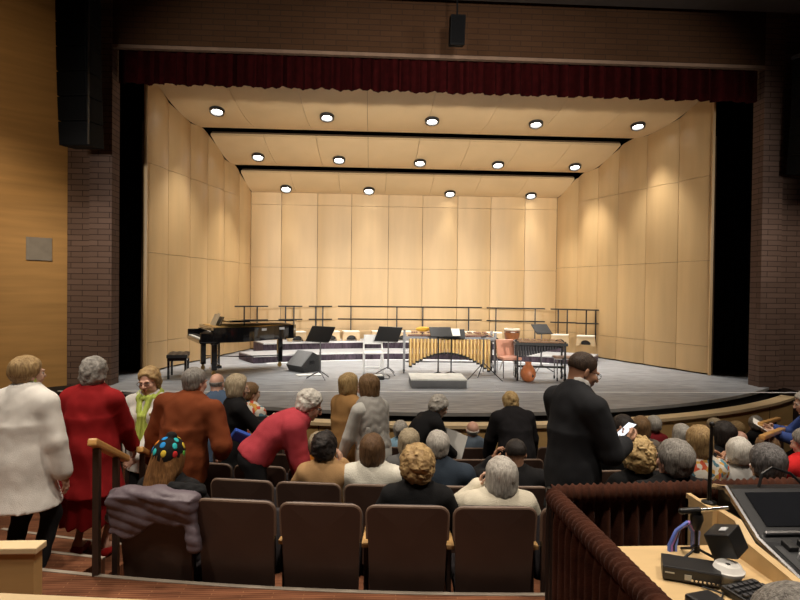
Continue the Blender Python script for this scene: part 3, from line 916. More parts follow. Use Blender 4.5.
# --- wheeled xylophone at the right
pl, prr = on(521, 383, 0), on(586, 386, 0)
xy = thing('xylophone', 'wooden bar xylophone on a wheeled black frame right of the clay pot', 'xylophone', ((pl.x + prr.x) / 2 - .08, (pl.y + prr.y) / 2 + .62, 0), R(-10))
L = 1.0; hL = L / 2; ZX = .76
m = MB(); m.box((0, -.24, ZX - .03), (L, .03, .05)); m.box((0, .24, ZX - .03), (L * .9, .03, .05)); m.box((-hL, 0, ZX - .03), (.03, .50, .05)); m.box((hL, 0, ZX - .03), (.03, .44, .05)); m.build('bar_frame', M_BLKMET, xy)
for i in range(24):
    x = -hL + .06 + (L - .12) * (i + .5) / 24
    ln = .34 - .12 * i / 24
    m = MB(); m.box((x, -.22 + ln / 2, ZX + .01), ((L - .12) / 24 - .006, ln, .022), None, .003); m.build('bar', mat('xylophone_bar', (.33, .17, .08), .4, var=.2, vs=9), xy)
for i in range(23):
    if i % 7 in (2, 6): continue
    x = -hL + .06 + (L - .12) * (i + 1) / 24
    m = MB(); m.box((x, .12, ZX + .04), ((L - .12) / 24 - .008, .22, .02), None, .003); m.build('bar', mat('xylophone_bar', (.33, .17, .08), .4), xy)
for x in (-hL + .04, hL - .04):
    for y in (-.22, .22):
        m = MB(); m.box((x, y, .44), (.035, .035, .70)); lg = m.build('leg', M_BLKMET, xy)
        m = MB(); m.cyl((x - .018, y, .085), (x + .018, y, .085), .085, seg=18); wl = m.build('wheel', M_BLK, lg, True)
        m = MB(); m.cyl((x - .022, y, .085), (x + .022, y, .085), .045, seg=16); m.build('hub', M_WHITE, lg, True)
m = MB(); m.box((0, 0, .26), (L - .1, .03, .04)); m.box((-hL + .04, 0, .26), (.03, .44, .04)); m.box((hL - .04, 0, .26), (.03, .44, .04)); m.build('lower_frame', M_BLKMET, xy)
m = MB()
for i in range(16):
    x = -hL + .1 + (L - .2) * i / 15
    m.cyl((x, -.05, ZX - .06 - .26 * (1 - i / 18)), (x, -.05, ZX - .05), .026, seg=10)
m.build('resonators', mat('dark_resonator', (.05, .05, .055), .35, .6), xy, True)
p = on(571, 382, 0)
tr = thing('percussion_table', 'small wheeled trap table with brown top beside the xylophone', 'table', (p.x, p.y + .25, 0), R(-8))
m = MB(); m.box((0, 0, .46), (.52, .40, .03), None, .006); m.build('tabletop', mat('trap_top', (.34, .21, .15), .7), tr)
m = MB(); m.box((0, 0, .44), (.54, .42, .02)); m.build('table_frame', M_CHROME, tr)
for x in (-.22, .22):
    for y in (-.17, .17):
        m = MB(); m.cyl((x, y, .06), (x, y, .44), .013, seg=8); lg = m.build('leg', M_CHROME, tr, True)
        m = MB(); m.cyl((x - .012, y, .035), (x + .012, y, .035), .035, seg=12); m.build('caster', M_BLK, lg, True)
music_stand('black music stand tilted flat behind the xylophone', 541, 372, 329, 20, .42, .30, 48)

# --- black line array loudspeakers hung beside the stage opening, and a small one from the ceiling
def line_array(label, x, y, ztop, n, w, h, rz, tilt0, dt):
    t = thing('line_array_speaker', label, 'loudspeaker', (x, y, ztop), rz, 'hanging loudspeakers')
    z = 0.0; yy = 0.0
    M_G = mat('array_grille', (.004, .004, .0045), .9, var=.3, vs=80, spec=.1)
    M_S = mat('array_side', (.006, .006, .0065), .8, spec=.1)
    for k in range(n):
        a = R(tilt0 + dt * k)
        c = Vector((0, yy, z - h / 2))
        m = MB(); m.box(c, (w, .45, h - .012), rotx(a), .012); cb = m.build('cabinet', M_S, t)
        m = MB(); m.box(c + rotx(a) @ Vector((0, -.232, 0)), (w - .06, .012, h - .05), rotx(a)); m.build('grille', M_G, cb)
        yy += math.sin(a) * h; z -= math.cos(a) * h
    m = MB(); m.box((0, 0, .04), (w, .5, .06)); m.build('flying_frame', M_GREYMET, t)
    for s in (-1, 1):
        m = MB(); m.cyl((s * w * .4, 0, .05), (s * w * .4, 0, CEIL - ztop), .012, seg=6); m.build('hanging_cable', M_BLKMET, t)
    m = MB(); m.box((w / 2 + .008, -.15, z / 2), (.012, .05, -z)); m.build('side_bracket', M_BLKMET, t)
    return t
pa = at(78, 150, 9.9)
line_array('tall black loudspeaker column hanging at left, before the side wall', pa.x, 9.9, 7.15, 8, .50, .388, R(-6), 0, 0.7)
pa = at(800, 172, 10.4)
line_array('black loudspeaker column hanging at right edge before the brick', pa.x + .26, 10.4, 6.1, 6, .60, .355, R(14), 0, 1.2)
pa = at(457, 31, 9.6)
sp = thing('hanging_speaker', 'small black box speaker hanging over the middle of the opening', 'loudspeaker', (pa.x, 9.6, pa.z))
m = MB(); m.box((0, 0, 0), (.24, .22, .46), rotx(R(12)), .015); m.build('cabinet', mat('array_side', (.006, .006, .0065)), sp)
m = MB(); m.box((0, -.115, -.02), (.20, .012, .40), rotx(R(12))); m.build('grille', mat('array_grille', (.014, .014, .016)), sp)
m = MB(); m.cyl((0, 0, .22), (0, 0, CEIL - pa.z), .014, seg=6); m.build('hanging_pole', M_BLKMET, sp)
# ================================================================== SEATS, RAILS AND THE MIXING POSITION
def rounded(w0, w1, h, r, n=5):
    """outline of a back panel: width w0 at the bottom, w1 at the top, rounded top corners"""
    pts = [(-w0 / 2 + .02, 0), (w0 / 2 - .02, 0), (w0 / 2, .02)]
    for i in range(n + 1):
        a = PI / 2 * i / n
        pts.append((w1 / 2 - r + r * math.cos(a), h - r + r * math.sin(a)))
    for i in range(n + 1):
        a = PI / 2 + PI / 2 * i / n
        pts.append((-w1 / 2 + r + r * math.cos(a), h - r + r * math.sin(a)))
    pts.append((-w0 / 2, .02))
    return pts
def panel(pts, y0, thick, z0, lean, bow):
    """curved upright panel from an outline (x, z)"""
    m = MB()
    n = len(pts)
    fm = []
    cx = sum(p[0] for p in pts) / n; cz = sum(p[1] for p in pts) / n
    def P(x, z, t): return Vector((x, y0 - lean * z + bow * (x / .25) ** 2 + t, z0 + z))
    rings = []
    for t, k in ((0, 1.0), (thick, 1.0)):
        rings.append([[P(cx + (x - cx) * s, cz + (z - cz) * s, t) for x, z in pts] for s in (1, .8, .5, .2)])
    for side, R_ in enumerate(rings):
        vr = [[m.bm.verts.new(p) for p in ring] for ring in R_]
        for a, b in zip(vr, vr[1:]):
            for i in range(n):
                j = (i + 1) % n
                q = (a[i], a[j], b[j], b[i])
                m.bm.faces.new(q if side else q[::-1])
        c = vr[-1]
        m.bm.faces.new(c if side else c[::-1])
        fm.append(vr[0])
    for i in range(n):
        j = (i + 1) % n
        m.bm.faces.new((fm[0][i], fm[0][j], fm[1][j], fm[1][i]))
    return m
def make_seat(folded):
    t = thing('theater_seat', 'x', 'theater seat')
    m = panel(rounded(.445, .475, .62, .05), -.035, .025, .25, .12, .022); m.build('back_shell', M_SEATSHELL, t, True, 40)
    # tan rim running round the top of the shell
    out = rounded(.445, .477, .622, .052)[3:-1]
    m = MB(); m.tube([Vector((x, -.035 - .12 * z + .022 * (x / .25) ** 2 + .012, .25 + z)) for x, z in [(.236, .42)] + out + [(-.236, .42)]], .0125, 8)
    m.build('rim', M_SEATRIM, t, True)
    m = panel(rounded(.42, .45, .50, .06), -.006, .05, .36, .12, .022); m.build('back_cushion', M_SEATFAB, t, True, 50)
    if folded:
        m = MB(); m.box((0, .19, .53), (.44, .09, .40), rotx(R(-9)), .03)
    else:
        m = MB(); m.box((0, .30, .300), (.44, .42, .08), rotx(R(3)), .03)
    m.build('seat', M_SEATFAB, t, True)
    m = MB(); m.box((-.254, .18, .595), (.05, .33, .03), None, .008); m.build('armrest', M_ARM, t)
    m = MB(); m.box((-.254, .20, .29), (.03, .26, .58), None, .01); m.box((-.254, .18, .012), (.06, .36, .024)); m.build('standard', M_SEATSHELL, t)
    return t
SEAT_PITCH = .515
rown = ['nearest row', 'second row', 'third row', 'fourth row', 'front row']
ordn = ['first', 'second', 'third', 'fourth', 'fifth', 'sixth', 'seventh', 'eighth', 'ninth', 'tenth', 'eleventh', 'twelfth', 'thirteenth', 'fourteenth', 'fifteenth', 'sixteenth']
def px_on_row(px, r):
    Y = YC - r
    for _ in range(30):
        X = at(px, 300, Y).x
        Y = YC - math.sqrt(r * r - (X - XC) ** 2)
    return math.asin((X - XC) / r)
ROW_A0 = [px_on_row(162, ROW_R[0])]
for i, px in ((1, 247), (2, 212), (3, 238), (4, 268)):
    ROW_A0.append(px_on_row(px, ROW_R[i]))
ROW_N = [8, 10, 12, 12, 13]
def seat_angle(row, k):
    return ROW_A0[row] + k * SEAT_PITCH / ROW_R[row]
OCC = {(0, 0), (0, 3), (0, 4), (0, 6), (0, 7), (1, 1), (1, 2), (1, 3), (1, 4), (1, 6), (1, 7), (1, 8)}
protos = {}
for row in range(5):
    for k in range(ROW_N[row]):
        occ = (row, k) in OCC
        if occ not in protos:
            o = protos[occ] = make_seat(not occ)
        else:
            o = copy_tree(protos[occ])
        a_ = seat_angle(row, k)
        o.location = arcpt(ROW_R[row], a_, ROW_Z[row])
        o.rotation_euler = (0, 0, a_)
        o['label'] = 'brown-backed theater seat in the %s of seats, %s from the left aisle' % (rown[row], ordn[k])
        o['group'] = 'theater seats in the %s' % rown[row]

# --- stair hand rails
def hand_rail(label, p, q, zp, zq, posts, grp='stair hand rails'):
    """p, q plan points; cap from (p, zp) to (q, zq); posts: (fraction, floor z)"""
    p = Vector(p); q = Vector(q)
    t = thing('stair_handrail', label, 'handrail', (p.x, p.y, 0), 0, grp)
    d_ = Vector((q.x - p.x, q.y - p.y, zq - zp))
    ln = d_.length
    rot = d_.to_track_quat('X', 'Z').to_matrix()
    m = MB(); m.box(Vector((0, 0, zp)) + d_ * .5, (ln + .12, .055, .045), rot, .012); m.build('wooden_cap', M_HANDRAIL, t)
    for f, zf in posts:
        b = d_ * f
        m = MB(); m.box((b.x, b.y, (zp + b.z + zf) / 2 - .01), (.055, .035, zp + b.z - zf - .02), rotz(math.atan2(d_.y, d_.x))); m.build('post', M_POST, t)
    return t
pA = at(95, 440, 3.62); pB = at(124, 455, 4.25)
hand_rail('nearest brown stair rail with oak cap beside the red coat', (pA.x, pA.y), (pB.x, pB.y), pA.z - .02, pB.z - .02, ((.06, -.12), (.70, -.26)))
pA = at(119, 431, 4.9); pB = at(129, 436, 5.5)
hand_rail('short oak-capped stair rail just in front of the usher', (pA.x, pA.y), (pB.x, pB.y), pA.z, pB.z, ((.1, -.5), (.85, -.58)))
pA = at(141, 450, 4.7); pB = at(153, 457, 5.3)
hand_rail('short oak-capped stair rail left of the spotted beanie', (pA.x, pA.y), (pB.x, pB.y), pA.z, pB.z, ((.1, -.5), (.85, -.58)))
pA = at(763, 437, 5.4); pB = at(786, 428, 6.3)
hand_rail('oak stair rail on the right aisle, nearer of the two', (pA.x, pA.y), (pB.x, pB.y), pA.z, pB.z, ((.15, -.75), (.8, -.75)))
pA = at(761, 424, 6.2); pB = at(778, 419, 7.2)
hand_rail('oak stair rail on the right aisle, farther of the two', (pA.x, pA.y), (pB.x, pB.y), pA.z, pB.z, ((.15, -.9), (.8, -.9)))

# --- low wooden wall end at the lower left
p = at(20, 546, 2.70)
xr = at(33, 548, 2.68).x
bx = thing('wooden_half_wall', 'end of a low light wooden half wall at the lower left corner', 'half wall', (0, 0, 0))
m = MB(); m.box((xr - .6, 2.72, p.z / 2 - .015), (1.2, .07, p.z - .03)); m.build('panel', M_RAILWOOD, bx)
m = MB(); m.box((xr - .6 + .006, 2.72, p.z - .015), (1.22, .09, .03), None, .006); m.build('cap', M_RAILCAP, bx)

e0, e1 = on(-40, 590, 1.14), on(175, 600, 1.14)
dv_ = (e1 - e0).normalized(); nv_ = Vector((dv_.y, -dv_.x, 0))
lg_ = thing('wooden_ledge', 'pale wooden ledge crossing the bottom left corner closest to the viewer', 'ledge', (0, 0, 0))
c_ = (e0 + e1) / 2 + nv_ * .09
m = MB(); m.box((c_.x, c_.y, 1.12), (.9, .18, .04), rotz(math.atan2(dv_.y, dv_.x)), .006); m.build('cap', M_RAILCAP, lg_)
m = MB(); m.box((c_.x, c_.y, .55), (.88, .14, 1.10), rotz(math.atan2(dv_.y, dv_.x))); m.build('panel', M_RAILWOOD, lg_)

# --- mixing position: velvet covered rails
def drape_rail(label, p, q, z, fall, seed):
    p = Vector((p[0], p[1], 0)); q = Vector((q[0], q[1], 0))
    t = thing('velvet_barrier', label, 'barrier', p, math.atan2(q.y - p.y, q.x - p.x), 'velvet barriers of the mixing position')
    ln = (q - p).length
    # gathered roll on top of the pipe
    N = int(ln / .008)
    rows = []
    rs = random.Random(seed)
    ph = [rs.uniform(-.8, .8) for _ in range(int(ln / .03) + 3)]
    for i in range(N + 1):
        x = ln * i / N
        k = x / .03
        row = []
        for j in range(16):
            b = 2 * PI * j / 16
            rr = .040 + .0055 * math.sin(2 * PI * x / .036 + 1.0 * b * (1 if b < PI else 0) + (PI if b >= PI else 0) + .5 * ph[int(k)])
            row.append(Vector((x + .012 * math.cos(b), rr * math.cos(b), z + rr * 1.05 * math.sin(b))))
        rows.append(row)
    m = MB(); m.grid(rows, True); m.bm.faces.new(m.bm.verts[:16]) if False else None
    m.build('gathered_roll', M_BROWNVELVET, t, True, 80)
    rows = []
    for zz in (z - .01, z - .10, z - fall * .6, z - fall):
        g = .006 if zz > z - .05 else .024
        rows.append([Vector((ln * i / N, g * math.sin(2 * PI * (ln * i / N) / .075 + ph[int(ln * i / N / .03)] * .6) - .0, zz)) for i in range(N + 1)])
    m = MB(); m.slab(rows, (0, .012, 0)); m.build('skirt', M_BROWNVELVET, t, True, 80)
    m = MB(); m.cyl((0, 0, z), (ln, 0, z), .025, seg=10); m.build('pipe', M_BLKMET, t, True)
    for x in (.0, ln):
        m = MB(); m.cyl((x, 0, 0), (x, 0, z + .03), .022, seg=10); m.lathe([(.10, 0), (.10, .012), (.03, .02)], (x, 0, 0), 16); m.build('post', M_BLKMET, t, True)
    return t
c0 = on(551, 490, .80); 
drape_rail('brown velvet barrier with gathered top running across behind the console', (c0.x, c0.y), (c0.x + 2.3, c0.y + .16), .78, .77, 3)
drape_rail('brown velvet barrier with gathered top beside the pale desk, coming forward', (c0.x, c0.y - .05), (c0.x + .02, 1.66), .78, .77, 5)
# --- desk
DX, DY = .97, 2.28
dk = thing('mixing_desk', 'pale birch mixing desk with a stepped side panel and box shelf', 'desk', (DX, DY, 0))
m = MB(); m.box((.235, -.27, .725), (.47, .54, .03), None, .004); m.build('desktop', M_DESK, dk)
for x, y in ((.04, -.05), (.04, -.50)):
    m = MB(); m.box((x, y, .355), (.06, .06, .71)); m.build('leg', M_DESK, dk)
def to_dk(v): return Vector((v.x - DX, v.y - DY, v.z))
q0 = to_dk(at(686, 493, 2.50)); 
BX0, BX1, BY, BZ = q0.x, .45, q0.y, q0.z
m = MB(); m.box(((BX0 + BX1) / 2, BY - .10, BZ - .01), (BX1 - BX0, .20, .02)); m.box((BX0 + .01, BY - .10, (BZ - .02) / 2), (.02, .20, BZ - .02)); m.box(((BX0 + BX1) / 2, BY - .01, (BZ - .02) / 2), (BX1 - BX0, .02, BZ - .02)); m.build('box_shelf', M_DESK, dk)
SX = .455
CZ = .945                                      # top of the console
prof = [(.16, .0), (.16, .87), (-.08, .87), (-.165, .815), (-.41, .79), (-.9, .72), (-.9, 0)]
mt = Matrix(((0, 0, 1, SX), (1, 0, 0, 0), (0, 1, 0, 0), (0, 0, 0, 1)))
m = MB(); m.prism(prof, .03, mt); m.build('side_panel', M_DESK, dk)
m = MB(); m.box((SX + .03 + .75, -.35, .30), (1.44, 1.0, .60)); m.build('plinth', M_DESK, dk)
# --- console
cs = thing('mixing_console', 'large black mixing console with sloping top and silver edge', 'mixing console', (DX + SX + .05, DY, 0))
M_CON = mat('console_panel', (.022, .023, .026), .28, var=.15, vs=3)
M_CON2 = mat('console_surface', (.045, .046, .05), .4)
F0, F1, F2 = (.06, CZ), (-.15, CZ - .130), (-.90, CZ - .29)   # rear top, foot of the slope, front edge
cp = [(.14, CZ - .25), (.14, CZ - .01), F0, F1, F2, (F2[0], F2[1] - .04), (-.15, CZ - .29)]
m = MB(); m.prism(cp, 1.45, Matrix(((0, 0, 1, .02), (1, 0, 0, 0), (0, 1, 0, 0), (0, 0, 0, 1)))); m.build('body', M_CON, cs)
m = MB(); m.tube([(.004, .145, CZ - .02), (.004, F0[0], CZ + .004), (.004, F1[0], F1[1] + .004), (.004, F2[0], F2[1] + .004), (.004, F2[0] - .005, F2[1] - .04)], .013, 8); m.build('silver_edge', M_CHROME, cs, True)
tl = math.atan2(F0[1] - F1[1], F0[0] - F1[0])
def onslope(x, t, off=.004):                   # t from the top of the rear hood down to its foot
    return Vector((x, F0[0] + (F1[0] - F0[0]) * t, F0[1] + (F1[1] - F0[1]) * t + off))
m = MB(); rt = rotx(tl); m.box(onslope(.74, .42, .002), (1.34, .16, .006), rt); m.build('screen', mat('dark_screen', (.010, .011, .014), .12), cs)
m = MB(); m.box(onslope(.74, .90, .010), (1.40, .014, .014), rt, .004); m.build('trim_bar', M_CHROME, cs)
tl2 = math.atan2(F1[1] - F2[1], F1[0] - F2[0])
def onsurf(x, t, off=.004):
    return Vector((x, F1[0] + (F2[0] - F1[0]) * t, F1[1] + (F2[1] - F1[1]) * t + off))
rt2 = rotx(tl2)
m = MB(); m.box(onsurf(.75, .5, .001), (1.42, .70, .006), rt2); m.build('control_surface', M_CON2, cs)
for i in range(20):
    x = .09 + i * .062
    m = MB(); m.box(onsurf(x, .06, .012), (.036, .050, .022), rt2, .004); m.build('button', M_BLK, cs)
    m = MB(); m.box(onsurf(x, .32, .006), (.008, .16, .004), rt2); sl = m.build('fader', M_BLK, cs)
    m = MB(); m.box(onsurf(x, .24 + .12 * random.random(), .014), (.022, .034, .018), rt2, .004); m.build('fader_cap', mat('fader_cap', (.62, .62, .63), .4), sl)
for i in range(20):
    x = .09 + i * .062
    m = MB(); m.lathe([(.014, 0), (.012, .018), (0, .02)], onsurf(x, .14, .004), 10, rot=rt2); m.build('knob', mat('knob_grey', (.35, .36, .38), .4), cs, True)
# --- things on the desk
tpz = .742
def px_desk(px, py): return on(px, py, tpz)
p = px_desk(698, 584)
rk = thing('rack_unit', 'slim black rack unit with a row of small controls on the pale desk', 'rack unit', (p.x, p.y + .05, tpz), R(-24))
m = MB(); m.box((0, 0, .026), (.185, .11, .046), None, .003); m.build('housing', M_BLK, rk)
m = MB(); m.box((0, -.0565, .026), (.18, .004, .040)); fp = m.build('front_plate', mat('rack_front', (.02, .02, .022), .3), rk)
for i in range(7):
    m = MB(); m.cyl((.0 + .013 * i, -.058, .018), (.0 + .013 * i, -.068, .018), .0042, seg=10); m.build('knob', M_CHROME, fp, True)
m = MB(); m.box((-.012, -.0595, .022), (.022, .003, .018)); m.build('display', mat('pale_label', (.5, .5, .45), .5), fp)
m = MB(); m.box((-.07, -.0595, .03), (.03, .003, .004)); m.build('marking', mat('pale_label', (.5, .5, .45), .5), fp)
p = px_desk(733, 586)
cu = thing('lidded_cup', 'squat white cup with a white plastic lid on the desk', 'cup', (p.x, p.y + .03, tpz))
m = MB(); m.lathe([(.036, 0), (.048, .035), (.05, .038)], seg=30); m.build('cup_body', M_PAPER, cu, True)
m = MB(); m.lathe([(.053, .034), (.054, .044), (.048, .048), (.042, .062), (.038, .065), (.034, .062), (.016, .0622), (0, .0622)], seg=30); m.build('lid', mat('lid_white', (.80, .79, .76), .35), cu, True)
p = px_desk(750, 596)
kp = thing('keypad', 'black keypad with small keys lying at the front of the desk', 'keypad', (p.x, p.y, tpz), R(18))
m = MB(); m.box((0, 0, .012), (.15, .10, .022), rotx(R(4)), .005); m.build('housing', M_BLK, kp)
for r_ in range(3):
    for c_ in range(6):
        m = MB(); m.box((-.058 + .023 * c_, -.03 + .028 * r_, .027), (.016, .016, .008), None, .002); m.build('key', mat('keycap', (.05, .05, .055), .4), kp)
p = px_desk(701, 606)
bp_ = thing('power_adapter', 'black power adapter lying on the desk near the lower edge', 'adapter', (p.x, p.y - .02, tpz), R(15))
m = MB(); m.box((0, 0, .022), (.10, .07, .042), None, .01); m.build('housing', M_BLK, bp_)
m = MB(); m.tube([(.05, 0, .02), (.09, .02, .01), (.13, .05, .006), (.10, .11, .006)], .0035, 6); m.build('cord', M_BLK, bp_, True)
# small speaker tilted against the panel
p = at(734, 541, 2.04)
sk = thing('cube_speaker', 'small black box speaker tilted against the birch side panel', 'speaker', (p.x - .03, p.y, p.z), R(22))
rt3 = rotz(R(12)) @ roty(R(-14)) @ rotx(R(-18))
m = MB(); m.box((0, 0, 0), (.088, .095, .088), rt3, .006); m.build('housing', M_BLK, sk)
m = MB(); m.box(rt3 @ Vector((.0455, 0, 0)), (.004, .085, .080), rt3); fp = m.build('front_plate', mat('speaker_front', (.02, .02, .021), .35), sk)
for zz in (-.024, .0, .024):
    m = MB(); m.cyl(rt3 @ Vector((.046, 0, zz)), rt3 @ Vector((.056, 0, zz)), .007, seg=12); m.build('knob', M_CHROME, fp, True)
m = MB(); m.box(rt3 @ Vector((0, -.01, .0450)), (.025, .025, .003), rt3); m.build('bright_plate', mat('pale_plate', (.6, .62, .65), .4), sk)
m = MB(); m.box((.0, .02, -.085), (.03, .03, .09)); m.build('bracket', M_BLKMET, sk)
# microphone on a little tripod
p = px_desk(696, 560)
mc = thing('desk_microphone', 'small microphone on a black mini tripod standing on the desk', 'microphone', (p.x, p.y, tpz))
zt = at(700, 511, p.y).z - tpz
m = MB(); m.cyl((0, 0, .03), (0, 0, zt - .05), .007, seg=8); m.cyl((0, 0, .03), (0, 0, .055), .013, seg=10); m.build('pole', M_BLKMET, mc, True)
for a in (200, -20, 95):
    a = R(a)
    m = MB(); m.tube([(0, 0, .045), (.09 * math.cos(a), .09 * math.sin(a), .005)], .005, 8); m.build('leg', M_BLKMET, mc, True)
m = MB(); m.lathe([(.012, -.06), (.024, -.02), (.020, .0)], (0, 0, zt - .01), 14); m.build('shock_mount', M_BLK, mc, True)
m = MB(); m.cyl((-.06, .0, zt), (.01, -.0, zt + .004), .0115, seg=14); m.sphere((-.06, 0, zt), .0115, 12); m.build('grip', M_BLK, mc, True)
m = MB(); m.cyl((.01, 0, zt + .004), (.12, 0, zt + .012), .0065, seg=12); m.build('barrel', M_CHROME, mc, True)
# cable loom
p = px_desk(686, 556)
for k, (cc, nm) in enumerate((((.10, .16, .55), 'blue'), ((.36, .16, .5), 'purple'), ((.015, .015, .018), 'black'), ((.16, .24, .62), 'light blue'))):
    o_ = .008 * k
    m = MB(); m.tube([(p.x - .03 + o_, p.y + .05, tpz - .30), (p.x - .04 + o_, p.y + .05, tpz + .02), (p.x - .01 + o_, p.y + .055 + o_, tpz + .075), (p.x + .035 + o_, p.y + .06, tpz + .105), (p.x + .07 + o_, p.y + .08, tpz + .06), (p.x + .08, p.y + .1, tpz - .2)], .0075, 8)
    tag(m.build('cable', mat('cable_' + nm.replace(' ', '_'), cc, .45), None, True), 'thick %s cable of the loom looping up behind the desk microphone' % nm, 'cable', 'cable loom')
# thin upright pole with flat black antenna
p = at(709, 505, DY + BY - .12)
an = thing('antenna_pole', 'thin tall black pole rising from the box shelf past the audience', 'pole', (p.x, DY + BY - .12, BZ))
zt = at(711, 424, DY + BY - .12).z - BZ
m = MB(); m.cyl((0, 0, 0), (.006, 0, zt), .0085, .0065, seg=10); m.build('pole', M_BLKMET, an, True)
m = MB(); m.lathe([(.03, 0), (.03, .006), (.012, .012)], (0, 0, 0), 18); m.build('base', M_BLKMET, an, True)
m = MB(); m.sphere((.006, 0, zt), .011, 10); m.build('tip', M_BLK, an, True)
pc = at(775, 480, 2.36)
m = MB(); m.tube([(pc.x - .07, 2.36, CZ + .0), (pc.x - .05, 2.37, CZ + .05), (pc.x + .0, 2.38, CZ + .075), (pc.x + .08, 2.38, CZ + .05), (pc.x + .13, 2.36, CZ + .0)], .006, 8)
tag(m.build('cable', M_BLK, None, True), 'thin black cable arching over the top of the mixing console', 'cable')
# ================================================================== PEOPLE
# surfaces are grown from smooth-blended distance fields, so a body, a garment or a head of hair is one continuous mesh
def V(*a): return np.array(a, dtype=np.float64)
def unit(v): return v / (np.linalg.norm(v) + 1e-9)
def smin(a, b, k):
    h = np.clip(.5 + .5 * (b - a) / k, 0, 1)
    return b + (a - b) * h - k * h * (1 - h)
def smax(a, b, k): return -smin(-a, -b, k)
def d_cap(P, a, b, ra, rb):
    ba = b - a
    h = np.clip(((P - a) @ ba) / (ba @ ba + 1e-9), 0, 1)
    return np.linalg.norm(P - a - h[:, None] * ba, axis=1) - (ra + (rb - ra) * h)
def d_ell(P, c, A, r):
    q = (P - c) @ A.T if A is not None else P - c
    k0 = np.linalg.norm(q / r, axis=1)
    k1 = np.linalg.norm(q / (r * r), axis=1) + 1e-9
    return k0 * (k0 - 1) / k1
def d_cone(P, a, b, A, ra, rb, sag=0.0):
    """flat-ended cone of elliptical section; A gives the section axes"""
    ba = b - a
    L2 = ba @ ba
    h = ((P - a) @ ba) / L2
    hc = np.clip(h, 0, 1)
    q = P - a - hc[:, None] * ba
    rx = ra[0] + (rb[0] - ra[0]) * hc; ry = ra[1] + (rb[1] - ra[1]) * hc
    x = (q @ A[0]) / rx; y = (q @ A[1]) / ry
    d = (np.sqrt(x * x + y * y) - 1) * np.minimum(rx, ry)
    L = math.sqrt(L2)
    return np.maximum(d, np.maximum(h - 1, -h) * L)
def noise3(P, wl, s=0.0):
    a = 2 * PI / wl
    x, y, z = P[:, 0] * a, P[:, 1] * a, P[:, 2] * a
    return np.sin(x + 1.4 * np.sin(.6 * y + s) + s) * np.sin(y + 1.2 * np.sin(.7 * z + 2 * s) + 1.3 * s) * .5 + np.sin(z + 1.3 * np.sin(.8 * x - s) + .7 * y + 2.1 * s) * .5
TAB = np.random.default_rng(5).random((32, 32, 32))
def vn(P, wl, s=0.0):
    """soft random lattice noise, -1 to 1"""
    q = P / wl + 7.31 * s
    i = np.floor(q).astype(int); f = q - i
    f = f * f * (3 - 2 * f)
    i0 = i & 31; i1 = (i + 1) & 31
    def T(a, b, c): return TAB[a[:, 0], b[:, 1], c[:, 2]]
    x0 = T(i0, i0, i0) * (1 - f[:, 0]) + T(i1, i0, i0) * f[:, 0]
    x1 = T(i0, i1, i0) * (1 - f[:, 0]) + T(i1, i1, i0) * f[:, 0]
    x2 = T(i0, i0, i1) * (1 - f[:, 0]) + T(i1, i0, i1) * f[:, 0]
    x3 = T(i0, i1, i1) * (1 - f[:, 0]) + T(i1, i1, i1) * f[:, 0]
    y0 = x0 * (1 - f[:, 1]) + x1 * f[:, 1]; y1 = x2 * (1 - f[:, 1]) + x3 * f[:, 1]
    return 2 * (y0 * (1 - f[:, 2]) + y1 * f[:, 2]) - 1
def near(d, P, fn, band=.05):
    """add fn(points) to d where the surface is close"""
    k = np.abs(d) < band
    if k.any():
        d = d.copy(); d[k] += fn(P[k])
    return d
def net(fn, lo, hi, h):
    """surface nets: quads on the zero level of fn"""
    lo = np.array(lo) - 2 * h; hi = np.array(hi) + 2 * h
    n = np.maximum(4, np.ceil((hi - lo) / h).astype(int) + 1)
    ax = [lo[i] + h * np.arange(n[i]) for i in range(3)]
    G = np.stack(np.meshgrid(*ax, indexing='ij'), -1).reshape(-1, 3)
    F = fn(G).reshape(n)
    F[0] = F[-1] = 1; F[:, 0] = F[:, -1] = 1; F[:, :, 0] = F[:, :, -1] = 1
    I = F < 0
    cn = n - 1
    tot = int(cn.prod())
    acc = np.zeros((tot, 3)); cnt = np.zeros(tot)
    quads = []
    def cid(i, j, k): return (i * cn[1] + j) * cn[2] + k
    for a in range(3):
        s0 = [slice(None)] * 3; s1 = [slice(None)] * 3
        s0[a] = slice(0, -1); s1[a] = slice(1, None)
        cross = I[tuple(s0)] != I[tuple(s1)]
        idx = np.argwhere(cross)
        if not len(idx): continue
        f0 = F[tuple(s0)][cross]; f1 = F[tuple(s1)][cross]
        t = f0 / (f0 - f1)
        pos = idx.astype(float); pos[:, a] += t
        b, c = (a + 1) % 3, (a + 2) % 3
        cells = []
        for db, dc in ((-1, -1), (0, -1), (0, 0), (-1, 0)):
            q = idx.copy(); q[:, b] += db; q[:, c] += dc
            ids = cid(q[:, 0], q[:, 1], q[:, 2])
            cells.append(ids)
            for m_ in range(3): acc[:, m_] += np.bincount(ids, pos[:, m_], tot)
            cnt += np.bincount(ids, minlength=tot)
        Q = np.stack(cells, 1)
        flip = f0 > 0
        Q[flip] = Q[flip][:, ::-1]
        quads.append(Q)
    if not quads: return np.zeros((0, 3)), np.zeros((0, 4), int)
    Q = np.concatenate(quads)
    used = np.unique(Q)
    mp = -np.ones(tot, int); mp[used] = np.arange(len(used))
    Vt = acc[used] / cnt[used][:, None] * h + lo
    return Vt, mp[Q]
